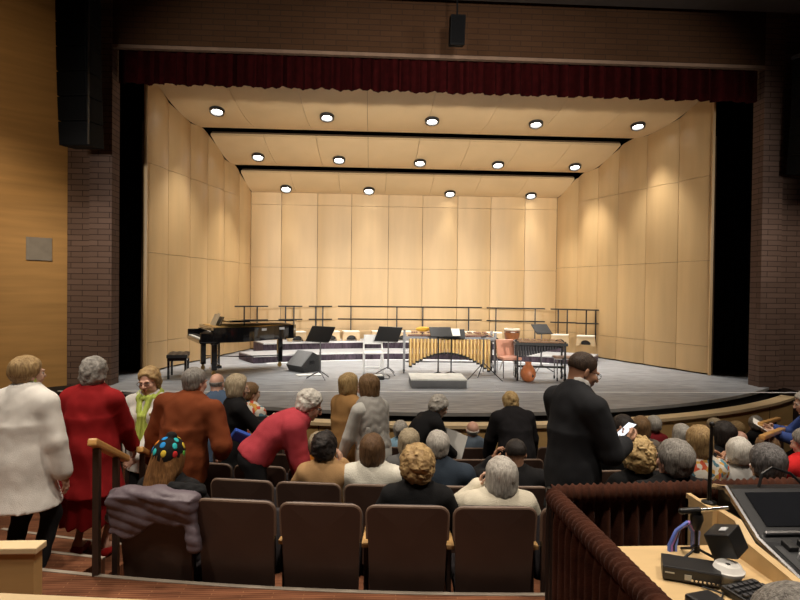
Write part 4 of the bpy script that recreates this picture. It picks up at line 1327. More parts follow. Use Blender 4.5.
def mesh_from(parts, name):
    """parts: list of (verts, faces, material index)"""
    vs, fs, mi = [], [], []
    o = 0
    for v, f, k in parts:
        vs.append(np.asarray(v, float)); fs += [tuple(int(i) + o for i in q) for q in f]; mi += [k] * len(f); o += len(v)
    me = bpy.data.meshes.new(name)
    me.from_pydata(np.concatenate(vs).tolist(), [], fs)
    me.polygons.foreach_set('material_index', mi)
    me.shade_smooth()
    me.update()
    return me
def ball(c, r, n=10, A=None):
    vs, fs = [], []
    for i in range(n + 1):
        for j in range(2 * n):
            a, b = PI * i / n, PI * j / n
            p = V(math.sin(a) * math.cos(b), math.sin(a) * math.sin(b), math.cos(a)) * r
            if A is not None: p = A @ p
            vs.append(c + p)
    for i in range(n):
        for j in range(2 * n):
            k = (j + 1) % (2 * n)
            fs.append((i * 2 * n + j, (i + 1) * 2 * n + j, (i + 1) * 2 * n + k, i * 2 * n + k))
    return np.array(vs), fs
def add_mesh(name, parts, mats, parent):
    o = bpy.data.objects.new(name, mesh_from(parts, name))
    for mm in mats: o.data.materials.append(mm)
    return link(o, parent)
def rot_np(yaw=0, pitch=0, roll=0):
    """yaw to the left, pitch down, roll to the right, degrees"""
    return np.array(Matrix.Rotation(R(yaw), 3, 'Z') @ Matrix.Rotation(R(-pitch), 3, 'X') @ Matrix.Rotation(R(roll), 3, 'Y'))
def ik(a, t, l1, l2, pole):
    d = t - a; L = min(np.linalg.norm(d), .995 * (l1 + l2)); L = max(L, abs(l1 - l2) + .02); u_ = unit(d)
    x = (l1 * l1 - l2 * l2 + L * L) / (2 * L); y = math.sqrt(max(0, l1 * l1 - x * x))
    p = pole - (pole @ u_) * u_
    return a + u_ * x + unit(p) * y, a + u_ * L

SKIN = {}
def skin_mat(tone):
    tones = {'light': (.62, .39, .285), 'pink': (.64, .37, .275), 'tan': (.40, .215, .135), 'olive': (.36, .20, .125)}
    return mat('skin_' + tone, tones[tone], .5, var=.07, vs=14, bump=.05, bs=160)
HAIR = {'white': ((.50, .48, .43), (.74, .71, .65)), 'silver': ((.30, .28, .25), (.60, .57, .52)), 'grey': ((.12, .11, .10), (.36, .34, .31)), 'dark_grey': ((.045, .042, .042), (.20, .19, .19)),
        'blonde': ((.30, .19, .075), (.58, .42, .20)), 'sandy': ((.22, .135, .06), (.48, .33, .15)), 'brown': ((.060, .031, .016), (.19, .105, .05)), 'light_brown': ((.11, .062, .03), (.30, .18, .085)),
        'dark_brown': ((.016, .010, .007), (.062, .037, .023)), 'black': ((.006, .005, .005), (.035, .027, .024)), 'auburn': ((.13, .055, .02), (.34, .17, .06)), 'ash_blonde': ((.27, .21, .13), (.58, .49, .34))}
def hair_mat(c, curly=False):
    a, b = HAIR[c]
    if curly: return mat('hair_%s_curly' % c, a, .6, vs=26, two=b, bump=.6, bs=70, spec=.3)
    return mat('hair_' + c, a, .5, vs=34, two=b, st=(3.4, 3.4, .5), bump=.7, bs=70, spec=.35)
def cloth(name, col, **k):
    k.setdefault('rough', .9); k.setdefault('spec', .2); k.setdefault('bump', .25); k.setdefault('bs', 130); k.setdefault('var', .10)
    return mat('cloth_' + name, col, **k)

def hand_parts(w, fdir, dorsal, side, curl=.5, s=1.0, h=.0045, spread=.06, thumb_close=.5):
    """w wrist, fdir finger direction, dorsal back of the hand, side +1 when the thumb points along cross(fdir, dorsal)"""
    y = unit(fdir); z = unit(dorsal - (dorsal @ y) * y); x = np.cross(y, z) * side
    A = np.stack([x, y, z], 1)
    def L(px, py, pz): return w + A @ (V(px, py, pz) * s)
    prims = [('e', L(0, .048, 0), V(.040, .054, .0155) * s), ('c', L(0, -.02, 0), L(0, .03, 0), .024 * s, .026 * s), ('c', L(.02, .02, -.004), L(.028, .05, -.006), .017 * s, .012 * s)]
    fing = [(.030, .090, .040, .026, .020, .0088), (.010, .096, .045, .029, .021, .0092), (-.010, .092, .041, .027, .020, .0088), (-.029, .080, .032, .021, .017, .0078)]
    for i, (fx, fy, l1, l2, l3, r) in enumerate(fing):
        p = V(fx * .92, fy * .9, 0)
        ang = curl * .35 + .08 * i * curl
        sp = (1.5 - i) * spread
        prims.append(('c', L(fx * .7, .045, 0), L(*p), .0115 * s, r * 1.08 * s))
        for l, k, rr in ((l1, .55, 1.0), (l2, 1.0, .93), (l3, .8, .84)):
            ang2 = ang
            d_ = V(math.sin(sp) * math.cos(ang2), math.cos(sp) * math.cos(ang2), -math.sin(ang2))
            q = p + d_ * l
            prims.append(('c', L(*p), L(*q), r * rr * s, r * rr * .92 * s))
            p = q; ang += curl * k
    tc = thumb_close
    a0 = V(.024, .022, -.006); a1 = a0 + V(.030, .026, -.012 - .014 * tc); a2 = a1 + V(.010 - .014 * tc, .029, -.008 - .010 * tc); a3 = a2 + V(.002 - .012 * tc, .022, -.004 - .006 * tc)
    for p, q, r0, r1 in ((a0, a1, .014, .0115), (a1, a2, .0112, .0098), (a2, a3, .0098, .0082)):
        prims.append(('c', L(*p), L(*q), r0 * s, r1 * s))
    def fn(P):
        d = None
        for pr_ in prims:
            dd = d_ell(P, pr_[1], A.T, pr_[2]) if pr_[0] == 'e' else d_cap(P, *pr_[1:])
            d = dd if d is None else smin(d, dd, .006 * s)
        return d
    pts = np.array([q for pr_ in prims for q in (pr_[1:3] if pr_[0] == 'c' else (pr_[1],))])
    v, f = net(fn, pts.min(0) - .04 * s, pts.max(0) + .04 * s, h)
    return v, f, L

PEOPLE = []
SKEW = np.array(Matrix.Rotation(.7, 3, 'Y') @ Matrix.Rotation(.4, 3, 'X'))
def person(label, x, y, z, heading, top_z, **o):
    """x, y plan position of the pelvis, z floor, heading in degrees (0 faces the stage, + turns left), top_z height of the crown"""
    seated = o.get('seated', False)
    lean = o.get('lean', (-6, -2) if seated else (2, 2))
    side = o.get('side', 0.0)                       # sideways lean in degrees
    wd = o.get('w', 1.0); dp = o.get('dp', 1.0); hs = o.get('hs', 1.0)
    fine = o.get('fine', 1.0)                       # cell size factor
    fem = o.get('fem', True)
    yaw, pit, rol = o.get('head', (0, 0, 0))
    l1, l2 = R(lean[0]), R(lean[1])
    up1 = unit(V(math.sin(R(side)), math.sin(l1), math.cos(l1))); up2 = unit(V(math.sin(R(side)), math.sin(l2), math.cos(l2)))
    ln = R(lean[1] * .65 + o.get('neck', 8))
    upn = unit(V(math.sin(R(side)) * .6, math.sin(ln), math.cos(ln)))
    seat_h = o.get('seat_h', .44)
    # body scale from the crown height
    rise = .20 * up1[2] + .31 * up2[2] + (.125 + .0) * upn[2]
    base = (seat_h + .09) if seated else 0
    crown = .115 * hs + .012
    u = (top_z - z - base - crown) / (rise if seated else rise + .93)
    u = max(.70, min(1.25, u))
    ph = (top_z - z - crown - rise * u)             # pelvis height that meets the crown exactly
    if seated: ph = max(ph, .30)
    P_ = V(0, 0, ph); W_ = P_ + up1 * .20 * u; N_ = W_ + up2 * .31 * u
    X_ = unit(V(1, 0, -math.sin(R(side)) * .7))
    tw = R(o.get('twist', 0)); X2 = V(math.cos(tw) * X_[0], math.sin(tw), X_[2])
    H_ = N_ + upn * .125 * u
    Hr = rot_np(yaw, pit, rol)
    shw = (.165 if fem else .19) * wd * u
    sdrop = o.get('sdrop', .088)
    S = {1: N_ - up2 * sdrop * u + X2 * shw, -1: N_ - up2 * sdrop * u - X2 * shw}
    T1 = np.stack([X_, unit(np.cross(up1, X_)), up1]); T2 = np.stack([X2, unit(np.cross(up2, X2)), up2])
    la, lf = .285 * u, .245 * u
    hand_t = {1: o.get('hr'), -1: o.get('hl')}
    arms = {}
    for s in (1, -1):
        t = hand_t[s]
        if t is None:
            t = V(s * (shw + .07), .27, ph + .07) if seated else S[s] + V(s * .09 * wd, .05, -.50 * u)
        else: t = V(*t)
        pole = V(*o.get('pole', (.55, -.6, -.45))); pole = V(pole[0] * s, pole[1], pole[2])
        arms[s] = ik(S[s], t, la, lf, pole)
    legs = {}
    for s in (1, -1):
        hp = P_ + V(s * .085 * wd * u, 0, -.03)
        if seated: ft = V(s * .11, o.get('foot_y', .47), .08)
        else:
            ft = V(*o['feet'][0 if s == 1 else 1]) if 'feet' in o else V(s * .10, .0, .08)
        hl = max(.40, (ph - .11) / 1.98) if not seated else .42 * u
        if not seated: hl = min(hl, .45 * u) if np.linalg.norm(ft - hp) < .88 * u else np.linalg.norm(ft - hp) / 1.985
        k, e = ik(hp, ft, hl, hl if not seated else max(.36, hl), V(s * .12, 1, .1 if not seated else .9))
        legs[s] = (hp, k, e)
    sk = skin_mat(o.get('skin', 'light'))
    cols = [sk, mat('eye_white', (.75, .73, .70), .25), mat('eye_iris', (.03, .02, .015), .15), mat('lips_' + o.get('skin', 'light'), (.42, .13, .11), .4), hair_mat(o.get('hair', ('short', 'grey'))[1])]
    # ---------------- trunk and limbs of the bare body
    def torso(P, t=0.0, k=.05):
        b = o.get('belly', 0.0)
        d = d_ell(P, P_ + up1 * .02, T1, V(.160 * wd * u + t, .125 * dp * u + t, .14 * u + t))
        d = smin(d, d_ell(P, W_ + T1[1] * .02 * b, T1, V((.135 + .02 * b) * wd * u + t, (.105 + .03 * b) * dp * u + t, .19 * u + t)), k)
        d = smin(d, d_ell(P, W_ + (N_ - W_) * .50, T2, V(.160 * wd * u + t, .115 * dp * u + t, .20 * u + t)), k)
        for s in (1, -1): d = smin(d, d_cap(P, N_ - up2 * .060 * u, S[s] - X2 * s * .015, .056 * u + t, .052 * u + t), k * .8)
        d = smin(d, d_cap(P, N_ - up2 * .08 * u, N_ + upn * .02 * u, .070 * u + t, .054 * u + t * .4), .035)
        if fem:
            for s in (1, -1):
                d = smin(d, d_ell(P, W_ + (N_ - W_) * .42 + T2[1] * .095 * dp * u + X2 * s * .075 * wd * u, T2, V(.065, .055, .065) * u + t), .03)
        return d
    def arm(P, s, t=0.0, upto=1.0, fat=1.0):
        e, w_ = arms[s]
        d = d_cap(P, S[s], e, .052 * u * fat + t, .042 * u * fat + t)
        return smin(d, d_cap(P, e, e + (w_ - e) * upto, .041 * u * fat + t, (.041 - .013 * upto) * u * fat + t * (1 if upto == 1 else 1)), .02)
    def leg(P, s, t=0.0, upto=1.0):
        hp, k, e = legs[s]
        d = d_cap(P, hp, k, .082 * u * math.sqrt(wd) + t, .055 * u + t)
        return smin(d, d_cap(P, k, k + (e - k) * upto, .054 * u + t, (.054 - .016 * upto) * u + t), .02)
    bb = np.array([P_ - .2, P_ + .2, W_ - .2, W_ + .2, N_ - .15, N_ + .15, S[1], S[-1]] + [q for s in (1, -1) for q in arms[s]] + [q for s in (1, -1) for q in legs[s]])
    lo, hi = bb.min(0), bb.max(0)
    body = []
    def fbody(P):
        d = torso(P, -.012)
        for s in (1, -1):
            d = smin(d, arm(P, s, -.006), .03); d = smin(d, leg(P, s, -.008), .04)
            d = smin(d, d_cap(P, legs[s][2], legs[s][2] + V(s * .02, .13, -.035), .034, .028), .03)
        return d
    v, f = net(fbody, lo - .12, hi + .12, .019 * fine); body.append((v, f, 0))
    # ---------------- head
    def hp_(q): return H_ + Hr @ (V(*q) * hs)
    def tohead(P): return ((P - H_) @ Hr) / hs
    nk_a = N_ - up2 * .05 * u
    wide = o.get('face_w', 1.0)
    def fhead(P):
        Q = tohead(P)
        d = d_ell(Q, V(0, -.014, .030), None, V(.0745 * wide, .093, .084))
        d = smin(d, d_ell(Q, V(0, .030, -.040), None, V(.058 * wide, .062, .074)), .03)
        d = smin(d, d_cap(Q, V(-.035 * wide, .015, -.075), V(.035 * wide, .015, -.075), .03, .03), .03)
        d = smin(d, d_ell(Q, V(0, .070, -.092), None, V(.024, .02, .019)), .02)
        for s in (1, -1):
            d = smin(d, d_ell(Q, V(s * .036, .066, -.024), None, V(.024, .022, .022)), .02)      # cheek
            d = smax(d, -d_ell(Q, V(s * .032, .099, .008), None, V(.020, .018, .013)), .012)      # eye socket
            d = smin(d, d_ell(Q, V(s * .030, .083, .024), None, V(.024, .010, .007)), .012)      # brow
            d = smin(d, d_ell(Q, V(s * .0315, .0835, .0185), None, V(.018, .0095, .0075)), .004)   # upper lid
            d = smin(d, d_ell(Q, V(s * .0315, .0815, -.0035), None, V(.017, .0085, .0065)), .005)  # lower lid
            A = np.array(Matrix.Rotation(R(s * 22), 3, 'Z'))
            d = smin(d, d_ell(Q, V(s * .077 * wide, -.010, -.008), A.T, V(.008, .019, .031)), .006)   # ear
            d = smax(d, -d_ell(Q, V(s * .089 * wide, -.004, -.006), None, V(.007, .009, .016)), .006)
        d = smin(d, d_cap(Q, V(0, .090, .016), V(0, .112, -.024), .008, .0125), .012)            # nose
        for s in (1, -1): d = smin(d, d_ell(Q, V(s * .011, .100, -.028), None, V(.009, .010, .008)), .008)
        d = smin(d, d_ell(Q, V(0, .088, -.054), None, V(.024, .012, .010)), .012)                # lips
        d = smax(d, -d_ell(Q, V(0, .104, -.0545), None, V(.020, .012, .0022)), .004)
        d2 = d_cap(P, nk_a, H_ + Hr @ V(0, -.022, -.045) * hs, .060 * u * (1 if fem else 1.12), .050 * u * (1 if fem else 1.15))
        return smin(d * hs, d2, .025)
    pts = np.array([hp_((a, b, c)) for a in (-.1, .1) for b in (-.12, .13) for c in (-.13, .125)] + [nk_a - .06, nk_a + .06])
    hh = (o.get('head_h', .0075)) * fine
    v, f = net(fhead, pts.min(0), pts.max(0), hh); body.append((v, f, 0))
    if o.get('face', True):
        for s in (1, -1):
            c = hp_((s * .0315, .0775, .0075)); vb, fb_ = ball(c, .0125 * hs, 8); body.append((vb, fb_, 1))
            c = hp_((s * .0315, .0842, .0070)); vb, fb_ = ball(c, .0068 * hs, 6); body.append((vb, fb_, 2))
            vb, fb_ = ball(V(0, 0, 0), 1.0, 6); vb = np.array([hp_((s * .031 + .020 * p[0], .0895 - .006 * p[0] * p[0] + .004 * p[1], .026 + .0035 * p[2] - .003 * p[0] * p[0])) for p in vb]); body.append((vb, fb_, 4))
        for dz, rz_ in ((.0035, .0032), (-.0045, .0042)):
            vb, fb_ = ball(V(0, 0, 0), 1.0, 6); vb = np.array([hp_((.019 * p[0], .0975 - .008 * p[0] * p[0] + .004 * p[1], -.0545 + dz + rz_ * p[2])) for p in vb]); body.append((vb, fb_, 3))
    # ---------------- hands
    info = {}
    for s in (1, -1):
        e, w_ = arms[s]
        fd = o.get('fd_r' if s == 1 else 'fd_l'); fd = unit(w_ - e) if fd is None else V(*fd)
        dr_ = o.get('dor_r' if s == 1 else 'dor_l'); dr_ = V(s * .8, -.1, .5) if dr_ is None and seated else (V(s, .1, .0) if dr_ is None else V(*dr_))
        # thumb side: towards the body's front / middle
        yv = unit(fd); zv = unit(dr_ - (dr_ @ yv) * yv)
        xs = 1 if s == -1 else -1
        v, f, L = hand_parts(w_, fd, dr_, xs, o.get('curl', .55), u * (.95 if fem else 1.05), .0055 * fine)
        body.append((v, f, 0)); info[s] = L
    root = bpy.data.objects.new('person', mesh_from(body, 'person'))
    for mm in cols: root.data.materials.append(mm)
    link(root); tag(root, label, 'person')
    root.location = (x, y, z); root.rotation_euler = (0, 0, R(heading))
    if o.get('group'): root['group'] = o['group']
    # ---------------- clothes
    tp = o.get('top', {})
    tt = tp.get('t', .014)
    hem = tp.get('hem')                             # height above the floor of the hem (standing); None = waist length
    sl = tp.get('sleeve', .93)
    sd = tp.get('seed', len(PEOPLE) * 1.7 + .3)
    wr = tp.get('wr', .005)
    loose = tp.get('loose', 0.0)
    col_r = tp.get('neck', .064)
    def ftop(P):
        d = torso(P, tt + loose * .4, .06)
        if hem is not None and not seated:
            z0 = V(P_[0], P_[1] + tp.get('hem_dy', 0), hem)
            fl_ = tp.get('flare', .02)
            dc = d_cone(P, z0, W_ + up1 * .02, np.stack([X_, unit(np.cross(unit(W_ - z0), X_))]),
                        ((.165 + fl_) * wd * u + tt + loose, (.135 + fl_) * dp * u + tt + loose), (.10 * wd * u + tt, .08 * dp * u + tt))
            d = smin(d, dc, .12)
        elif hem is None or seated:
            # cut the trunk a little below the hip line
            d = smax(d, -((P - (P_ - up1 * tp.get('below', .04))) @ up1), .012)
        elif tp.get('below') is not None:
            d = smax(d, -((P - (P_ - up1 * tp['below'])) @ up1), .012)
        for s in (1, -1):
            d = smin(d, arm(P, s, tt + .004, sl, tp.get('fat', 1.1)), .035)
        if wr:
            st_ = V(1, 1, .38) if hem is not None else V(1, .8, .7)
            d = near(d, P, lambda p: wr * vn(p * st_, .085, sd) + wr * .55 * vn(p * V(1, 1, .8) @ SKEW, .045, sd + 2))
        if tp.get('knit'):
            d = d + .0015 * noise3(P, .022, 1.0)
        # opening for the neck
        d = smax(d, -d_cap(P, N_ - up2 * .015 * u + T2[1] * .01, N_ + upn * .3, col_r * u, col_r * u * 1.15), .008)
        return d
    tl_ = lo.copy(); tl_[2] = (hem - .03) if (hem is not None and not seated) else max(P_[2] - .22, .0)
    v, f = net(ftop, np.minimum(tl_, lo * V(1, 1, 0) + V(0, 0, tl_[2])) - V(.20, .20, 0) * (1 if hem is None else 1.3), hi + V(.16, .16, .14), tp.get('h', .0125) * fine)
    garment = add_mesh(tp.get('name', 'sweater'), [(v, f, 0)], [tp.get('mat')], root)
    if tp.get('label'): garment['label'] = tp['label']
    if tp.get('collar'):
        cm, ch_, cr = tp['collar']
        def fcol(P):
            a_ = N_ - up2 * .03 * u; b_ = N_ + upn * ch_ * u
            d = d_cap(P, a_, b_, (cr + .02) * u, (cr + .004) * u)
            d = np.maximum(d, -d_cap(P, a_ - up2 * .1, b_ + upn * .2, (cr - .010) * u, (cr - .008) * u))
            d = np.maximum(d, (P - b_) @ upn); d = np.maximum(d, -((P - a_) @ upn))
            return d + .003 * noise3(P, .05, sd)
        v, f = net(fcol, N_ - .13, N_ + .16, .007 * fine)
        add_mesh('collar', [(v, f, 0)], [cm], garment)
    bt = o.get('bottom', {})
    bm_ = bt.get('mat') or cloth('black_trousers', (.012, .012, .014))
    if bt.get('kind', 'trousers') == 'skirt':
        hz = bt.get('hem', .45)
        def fsk(P):
            z0 = V(P_[0], P_[1], hz)
            d = d_cone(P, z0, P_ + V(0, 0, .06), np.stack([V(1, 0, 0), V(0, 1, 0)]), (.20 * wd * u, .17 * dp * u), (.165 * wd * u, .135 * dp * u))
            return d + .010 * np.sin(np.arctan2(P[:, 1], P[:, 0]) * 11) * np.clip((P_[2] - P[:, 2]) / .4, 0, 1)
        v, f = net(fsk, V(-.35, -.32, hz - .02), V(.35, .32, P_[2] + .1), .014 * fine)
        add_mesh('skirt', [(v, f, 0)], [bm_], root)
    else:
        def ftr(P):
            d = d_ell(P, P_ + up1 * .0, T1, V(.160 * wd * u + .006, .125 * dp * u + .006, .15 * u))
            for s in (1, -1): d = smin(d, leg(P, s, .014, .94), .03)
            return d + .004 * noise3(P * V(1, 1, .8), .12, sd)
        ll = np.array([P_ - .22, P_ + .22] + [q for s in (1, -1) for q in legs[s]])
        v, f = net(ftr, ll.min(0) - .11, ll.max(0) + .11, .016 * fine)
        add_mesh('trousers', [(v, f, 0)], [bm_], root)
    sm_ = o.get('shoe') or cloth('black_shoe', (.012, .011, .011), rough=.4)
    for s in (1, -1):
        e = legs[s][2]
        def fsh(P):
            d = smin(d_ell(P, e + V(0, -.01, -.035), None, V(.042, .05, .05)), d_ell(P, e + V(s * .012, .085, -.045), None, V(.045, .10, .034)), .03)
            return smax(d, -(P[:, 2] - .0), .006)
        v, f = net(fsh, e - V(.08, .10, .11), e + V(.09, .21, .05), .012 * fine)
        add_mesh('shoe', [(v, f, 0)], [sm_], root)
    # ---------------- hair
    style, hc = o.get('hair', ('short', 'grey'))
    hv = o.get('hair_v', 1.0)
    hsd = len(PEOPLE) * 2.3
    curly = style in ('curly', 'afro')
    def fhair(P):
        Q = tohead(P)
        if style == 'bald':
            d = d_ell(Q, V(0, -.018, .018), None, V(.080, .096, .082))
            d = np.maximum(d, np.maximum(Q[:, 2] - .030 - .25 * Q[:, 1], Q[:, 1] - .02))
            d = np.maximum(d, -Q[:, 2] - .07)
            return d * hs + .002 * noise3(Q, .02, hsd)
        th = {'short': .014, 'crop': .004, 'curly': .034, 'bob': .026, 'long': .024, 'bun': .018, 'straight': .024}[style] * hv
        d = d_ell(Q, V(0, -.016 - th * .3, .034), None, V(.0755 + th, .094 + th, .085 + th))
        if style in ('short', 'crop'):
            nape = d_ell(Q, V(0, -.045, -.030), None, V(.066 + th * .8, .052 + th * .6, .055))
            d = smin(d, nape, .02)
            cut = np.maximum((Q[:, 1] * .80 - (Q[:, 2] - .030) * .60) - .030, -Q[:, 2] - (.004 if style == 'crop' else .078))
            side_ = (np.abs(Q[:, 0]) > .0) * (Q[:, 1] - .012 - 1.1 * np.clip(Q[:, 2] - .005, -.2, .2) - .0)
            cut = np.maximum(cut, side_ - .012)
            d = smax(d, cut, .010)
        elif style == 'curly':
            d = smin(d, d_ell(Q, V(0, -.045, -.028), None, V(.078 + th * .6, .062 + th * .5, .070)), .03)
            cut = np.maximum(Q[:, 1] * .80 - (Q[:, 2] - .030) * .60 - .034, -Q[:, 2] - .100)
            d = smax(d, cut, .015)
        elif style == 'bun':
            d = smin(d, d_ell(Q, V(.01, -.085, .060), None, V(.050, .045, .048) * hv), .02)
            d = smin(d, d_ell(Q, V(0, -.045, -.020), None, V(.070, .055, .055)), .02)
            cut = np.maximum(Q[:, 1] * .80 - (Q[:, 2] - .030) * .60 - .030, -Q[:, 2] - .075)
            d = smax(d, cut, .012)
        else:
            low = {'bob': -.115, 'straight': -.15, 'long': -.16}[style]
            d = smin(d, d_ell(Q, V(0, -.040, -.040), None, V(.080 + th * .8, .066 + th * .5, .105)), .03)
            for s in (1, -1):
                d = smin(d, d_ell(Q, V(s * .070, .0, -.045), None, V(.026, .052, .085)), .02)
            if style == 'long':
                d = smin(d, d_ell(Q, V(0, -.075, -.15), None, V(.105, .048, .16)), .05)
                low = -.30
            face = np.maximum(np.abs(Q[:, 0]) - .062 - .02 * (Q[:, 1] < .03), -(Q[:, 1] - .035))
            cut = np.maximum(Q[:, 1] * .80 - (Q[:, 2] - .030) * .60 - .046 - .055 * (np.abs(Q[:, 0]) > .060), low - Q[:, 2] + .012 * noise3(Q, .06, hsd))
            cut = np.maximum(cut, Q[:, 1] - .062)
            d = smax(d, cut, .012)
        if curly:
            d = near(d, Q, lambda p: (.010 * vn(p, .030, hsd) + .0065 * vn(p, .0125, hsd + 1)) * (.5 + .5 * hv))
        else:
            ph_ = np.arctan2(Q[:, 0], Q[:, 1] + .02)
            d = near(d, Q, lambda p: (.25 if style == 'crop' else 1.0) * (.0045 * vn(p * V(1, 1, .25), .022, hsd) + .0028 * vn(p * V(1, 1, .3), .011, hsd + 3)))
        return d * hs
    q = np.array([hp_((a, b, c)) for a in (-.16, .16) for b in (-.17, .12) for c in ((-.33 if style == 'long' else -.18), .17)])
    v, f = net(fhair, q.min(0), q.max(0), o.get('hair_h', .0075) * fine)
    if len(v): add_mesh('hair', [(v, f, 0)], [hair_mat(hc, curly)], root)
    # ---------------- glasses
    if o.get('glasses'):
        m = MB()
        for s in (1, -1):
            m.tube([Vector(hp_((s * .033 + .024 * math.cos(t), .101, .006 + .017 * math.sin(t)))) for t in [2 * PI * i / 16 for i in range(17)]], .0016, 6)
            m.tube([Vector(hp_((s * .057, .099, .010))), Vector(hp_((s * .082, .055, .012))), Vector(hp_((s * .084, -.005, .008)))], .0018, 6)
        m.tube([Vector(hp_((-.01, .102, .009))), Vector(hp_((.01, .102, .009)))], .002, 6)
        m.build('glasses', M_GLASSESF, root, True)
    rec = dict(root=root, H=H_, Hr=Hr, N=N_, P=P_, W=W_, S=S, u=u, up2=up2, upn=upn, T2=T2, arms=arms, L=info, hs=hs, hp=hp_, heading=heading, x=x, y=y, z=z, garment=garment, tohead=tohead)
    def world(q):
        c, s = math.cos(R(heading)), math.sin(R(heading))
        return Vector((x + c * q[0] - s * q[1], y + s * q[0] + c * q[1], z + q[2]))
    rec['world'] = world
    PEOPLE.append(rec)
    return rec
def solid(rec, name, fn, lo, hi, h, mm, parent=None):
    v, f = net(fn, lo, hi, h)
    return add_mesh(name, [(v, f, 0)], [mm], parent or rec['root'])
# ------------------------------------------------------------------ who is where
def seat(px, row, top_py, label, dr=.215, **o):
    r = ROW_R[row] - dr
    a_ = px_on_row(px, r)
    p = arcpt(r, a_, ROW_Z[row])
    tz = at(px, top_py, p.y).z
    o.setdefault('seat_h', .38)
    o.setdefault('turn', 0)
    if row == 4: o.setdefault('foot_y', .26)
    return person(label, p.x, p.y, ROW_Z[row], math.degrees(a_) + o['turn'], tz, seated=True, **o)
def stand(px, Y, floor, top_py, heading, label, shift=0.0, **o):
    p = at(px, 300, Y)
    return person(label, p.x + shift, Y, floor, heading, at(px, top_py, Y).z, **o)
C_WHITEKNIT = cloth('white_knit', (.74, .72, .68), bs=220, bump=.35)
C_RED = cloth('red_wool', (.27, .010, .012), bs=240)
C_REDSKIRT = cloth('red_skirt', (.25, .008, .010))
C_CREAM = cloth('cream_knit', (.66, .61, .49), bs=170, bump=.5)
C_RUST = cloth('rust_knit', (.185, .045, .014), bs=240, bump=.35)
C_KHAKI = cloth('khaki', (.30, .21, .11))
C_FLEECE = cloth('coral_fleece', (.44, .052, .070), bs=120, bump=.5)
C_CAMEL = cloth('camel_wool', (.36, .20, .075))
C_TAN = cloth('tan_jacket', (.42, .255, .12))
C_GREYV = cloth('grey_vest', (.36, .35, .33))
C_LGREY = cloth('light_grey_fleece', (.55, .55, .52))
C_WFLEECE = cloth('white_fleece', (.66, .64, .56), bs=110, bump=.5)
C_NAVY = cloth('navy_blazer', (.028, .040, .058))
C_BLACK = cloth('black_cloth', (.010, .010, .011))
C_BLACK2 = cloth('black_sheer_knit', (.013, .012, .014))
C_SUIT = cloth('charcoal_suit', (.017, .018, .021), bump=.1)
C_SHIRTW = cloth('white_shirt', (.75, .74, .72))
C_BLUE = cloth('blue_denim', (.085, .13, .21))
C_LBLUE = cloth('light_blue', (.26, .44, .58))
C_DENIM = cloth('grey_denim', (.10, .13, .17))
C_ORANGE = cloth('orange_cloth', (.50, .17, .02))
C_REDSW = cloth('bright_red_sweater', (.58, .02, .022))
C_COBALT = cloth('cobalt_shirt', (.045, .08, .26))
C_GREY = cloth('mid_grey', (.13, .13, .13))
C_LIME = cloth('lime_scarf', (.50, .62, .13), bs=60)
C_PUFFER = cloth('mauve_puffer', (.118, .094, .112), rough=.5, spec=.4, bs=40)
def floral():
    if 'cloth_floral' in MATS: return MATS['cloth_floral']
    m = cloth('floral', (.6, .55, .48))
    nt = m.node_tree; b = nt.nodes['Principled BSDF']
    v = nt.nodes.new('ShaderNodeTexVoronoi'); v.inputs['Scale'].default_value = 26
    tc = nt.nodes.new('ShaderNodeTexCoord'); nt.links.new(tc.outputs['Object'], v.inputs['Vector'])
    r = nt.nodes.new('ShaderNodeValToRGB'); r.color_ramp.interpolation = 'CONSTANT'
    els = r.color_ramp.elements
    els[0].position = 0; els[0].color = (.65, .60, .52, 1)
    els[1].position = .35; els[1].color = (.55, .10, .05, 1)
    for p_, c_ in ((.5, (.10, .22, .28, 1)), (.62, (.7, .66, .58, 1)), (.8, (.58, .33, .08, 1))):
        e = els.new(p_); e.color = c_
    s = nt.nodes.new('ShaderNodeSeparateColor'); nt.links.new(v.outputs['Color'], s.inputs[0]); nt.links.new(s.outputs[0], r.inputs[0])
    nt.links.new(r.outputs[0], b.inputs['Base Color'])
    return m

# ---- standing at the left
a = stand(28, 4.05, -.267, 357, -8, 'woman with sandy updo, long white cardigan and black trousers, standing at the left edge', shift=-.04,
          hair=('bun', 'sandy'), hs=.97, w=1.02, dp=1.1, head=(-24, 0, 4), lean=(3, 6), hr=(.30, .05, .62), hl=(-.30, .05, .62),
          top=dict(name='cardigan', mat=C_WHITEKNIT, hem=.56, flare=.06, wr=0.0055, collar=(C_LIME, .10, .062), t=.026, loose=.02, h=.011))
W1 = a
b = stand(91, 4.5, -.267, 358, -6, 'stout grey-haired woman in a red coat and red skirt on the aisle stairs',
          hair=('curly', 'grey'), hair_v=.55, w=1.14, dp=1.3, hs=1.0, head=(8, 4, 0), lean=(2, 5), hr=(.20, .26, .74), hl=(-.28, .04, .60), skin='pink',
          top=dict(name='coat', mat=C_RED, hem=.50, flare=.05, wr=0.0072, t=.024, collar=(C_RED, .07, .064), h=.011), bottom=dict(kind='skirt', mat=C_REDSKIRT, hem=.27), shoe=cloth('red_shoe', (.34, .015, .015), rough=.35))
usher = stand(152, 5.45, -.60, 367, 172, 'older woman with glasses, white sweater and lime green scarf, facing the camera', 
          hair=('curly', 'sandy'), hair_v=.55, w=1.05, head=(0, 8, 4), glasses=True, head_h=.0055, lean=(1, 4), hl=(-.02, .30, .86), hr=(.26, .06, .80), fd_l=(.75, .25, -.5), dor_l=(-.2, .6, .6), skin='pink',
          top=dict(name='sweater', mat=C_WHITEKNIT, hem=.72, flare=.02, t=.020, wr=0.0063, h=.010))
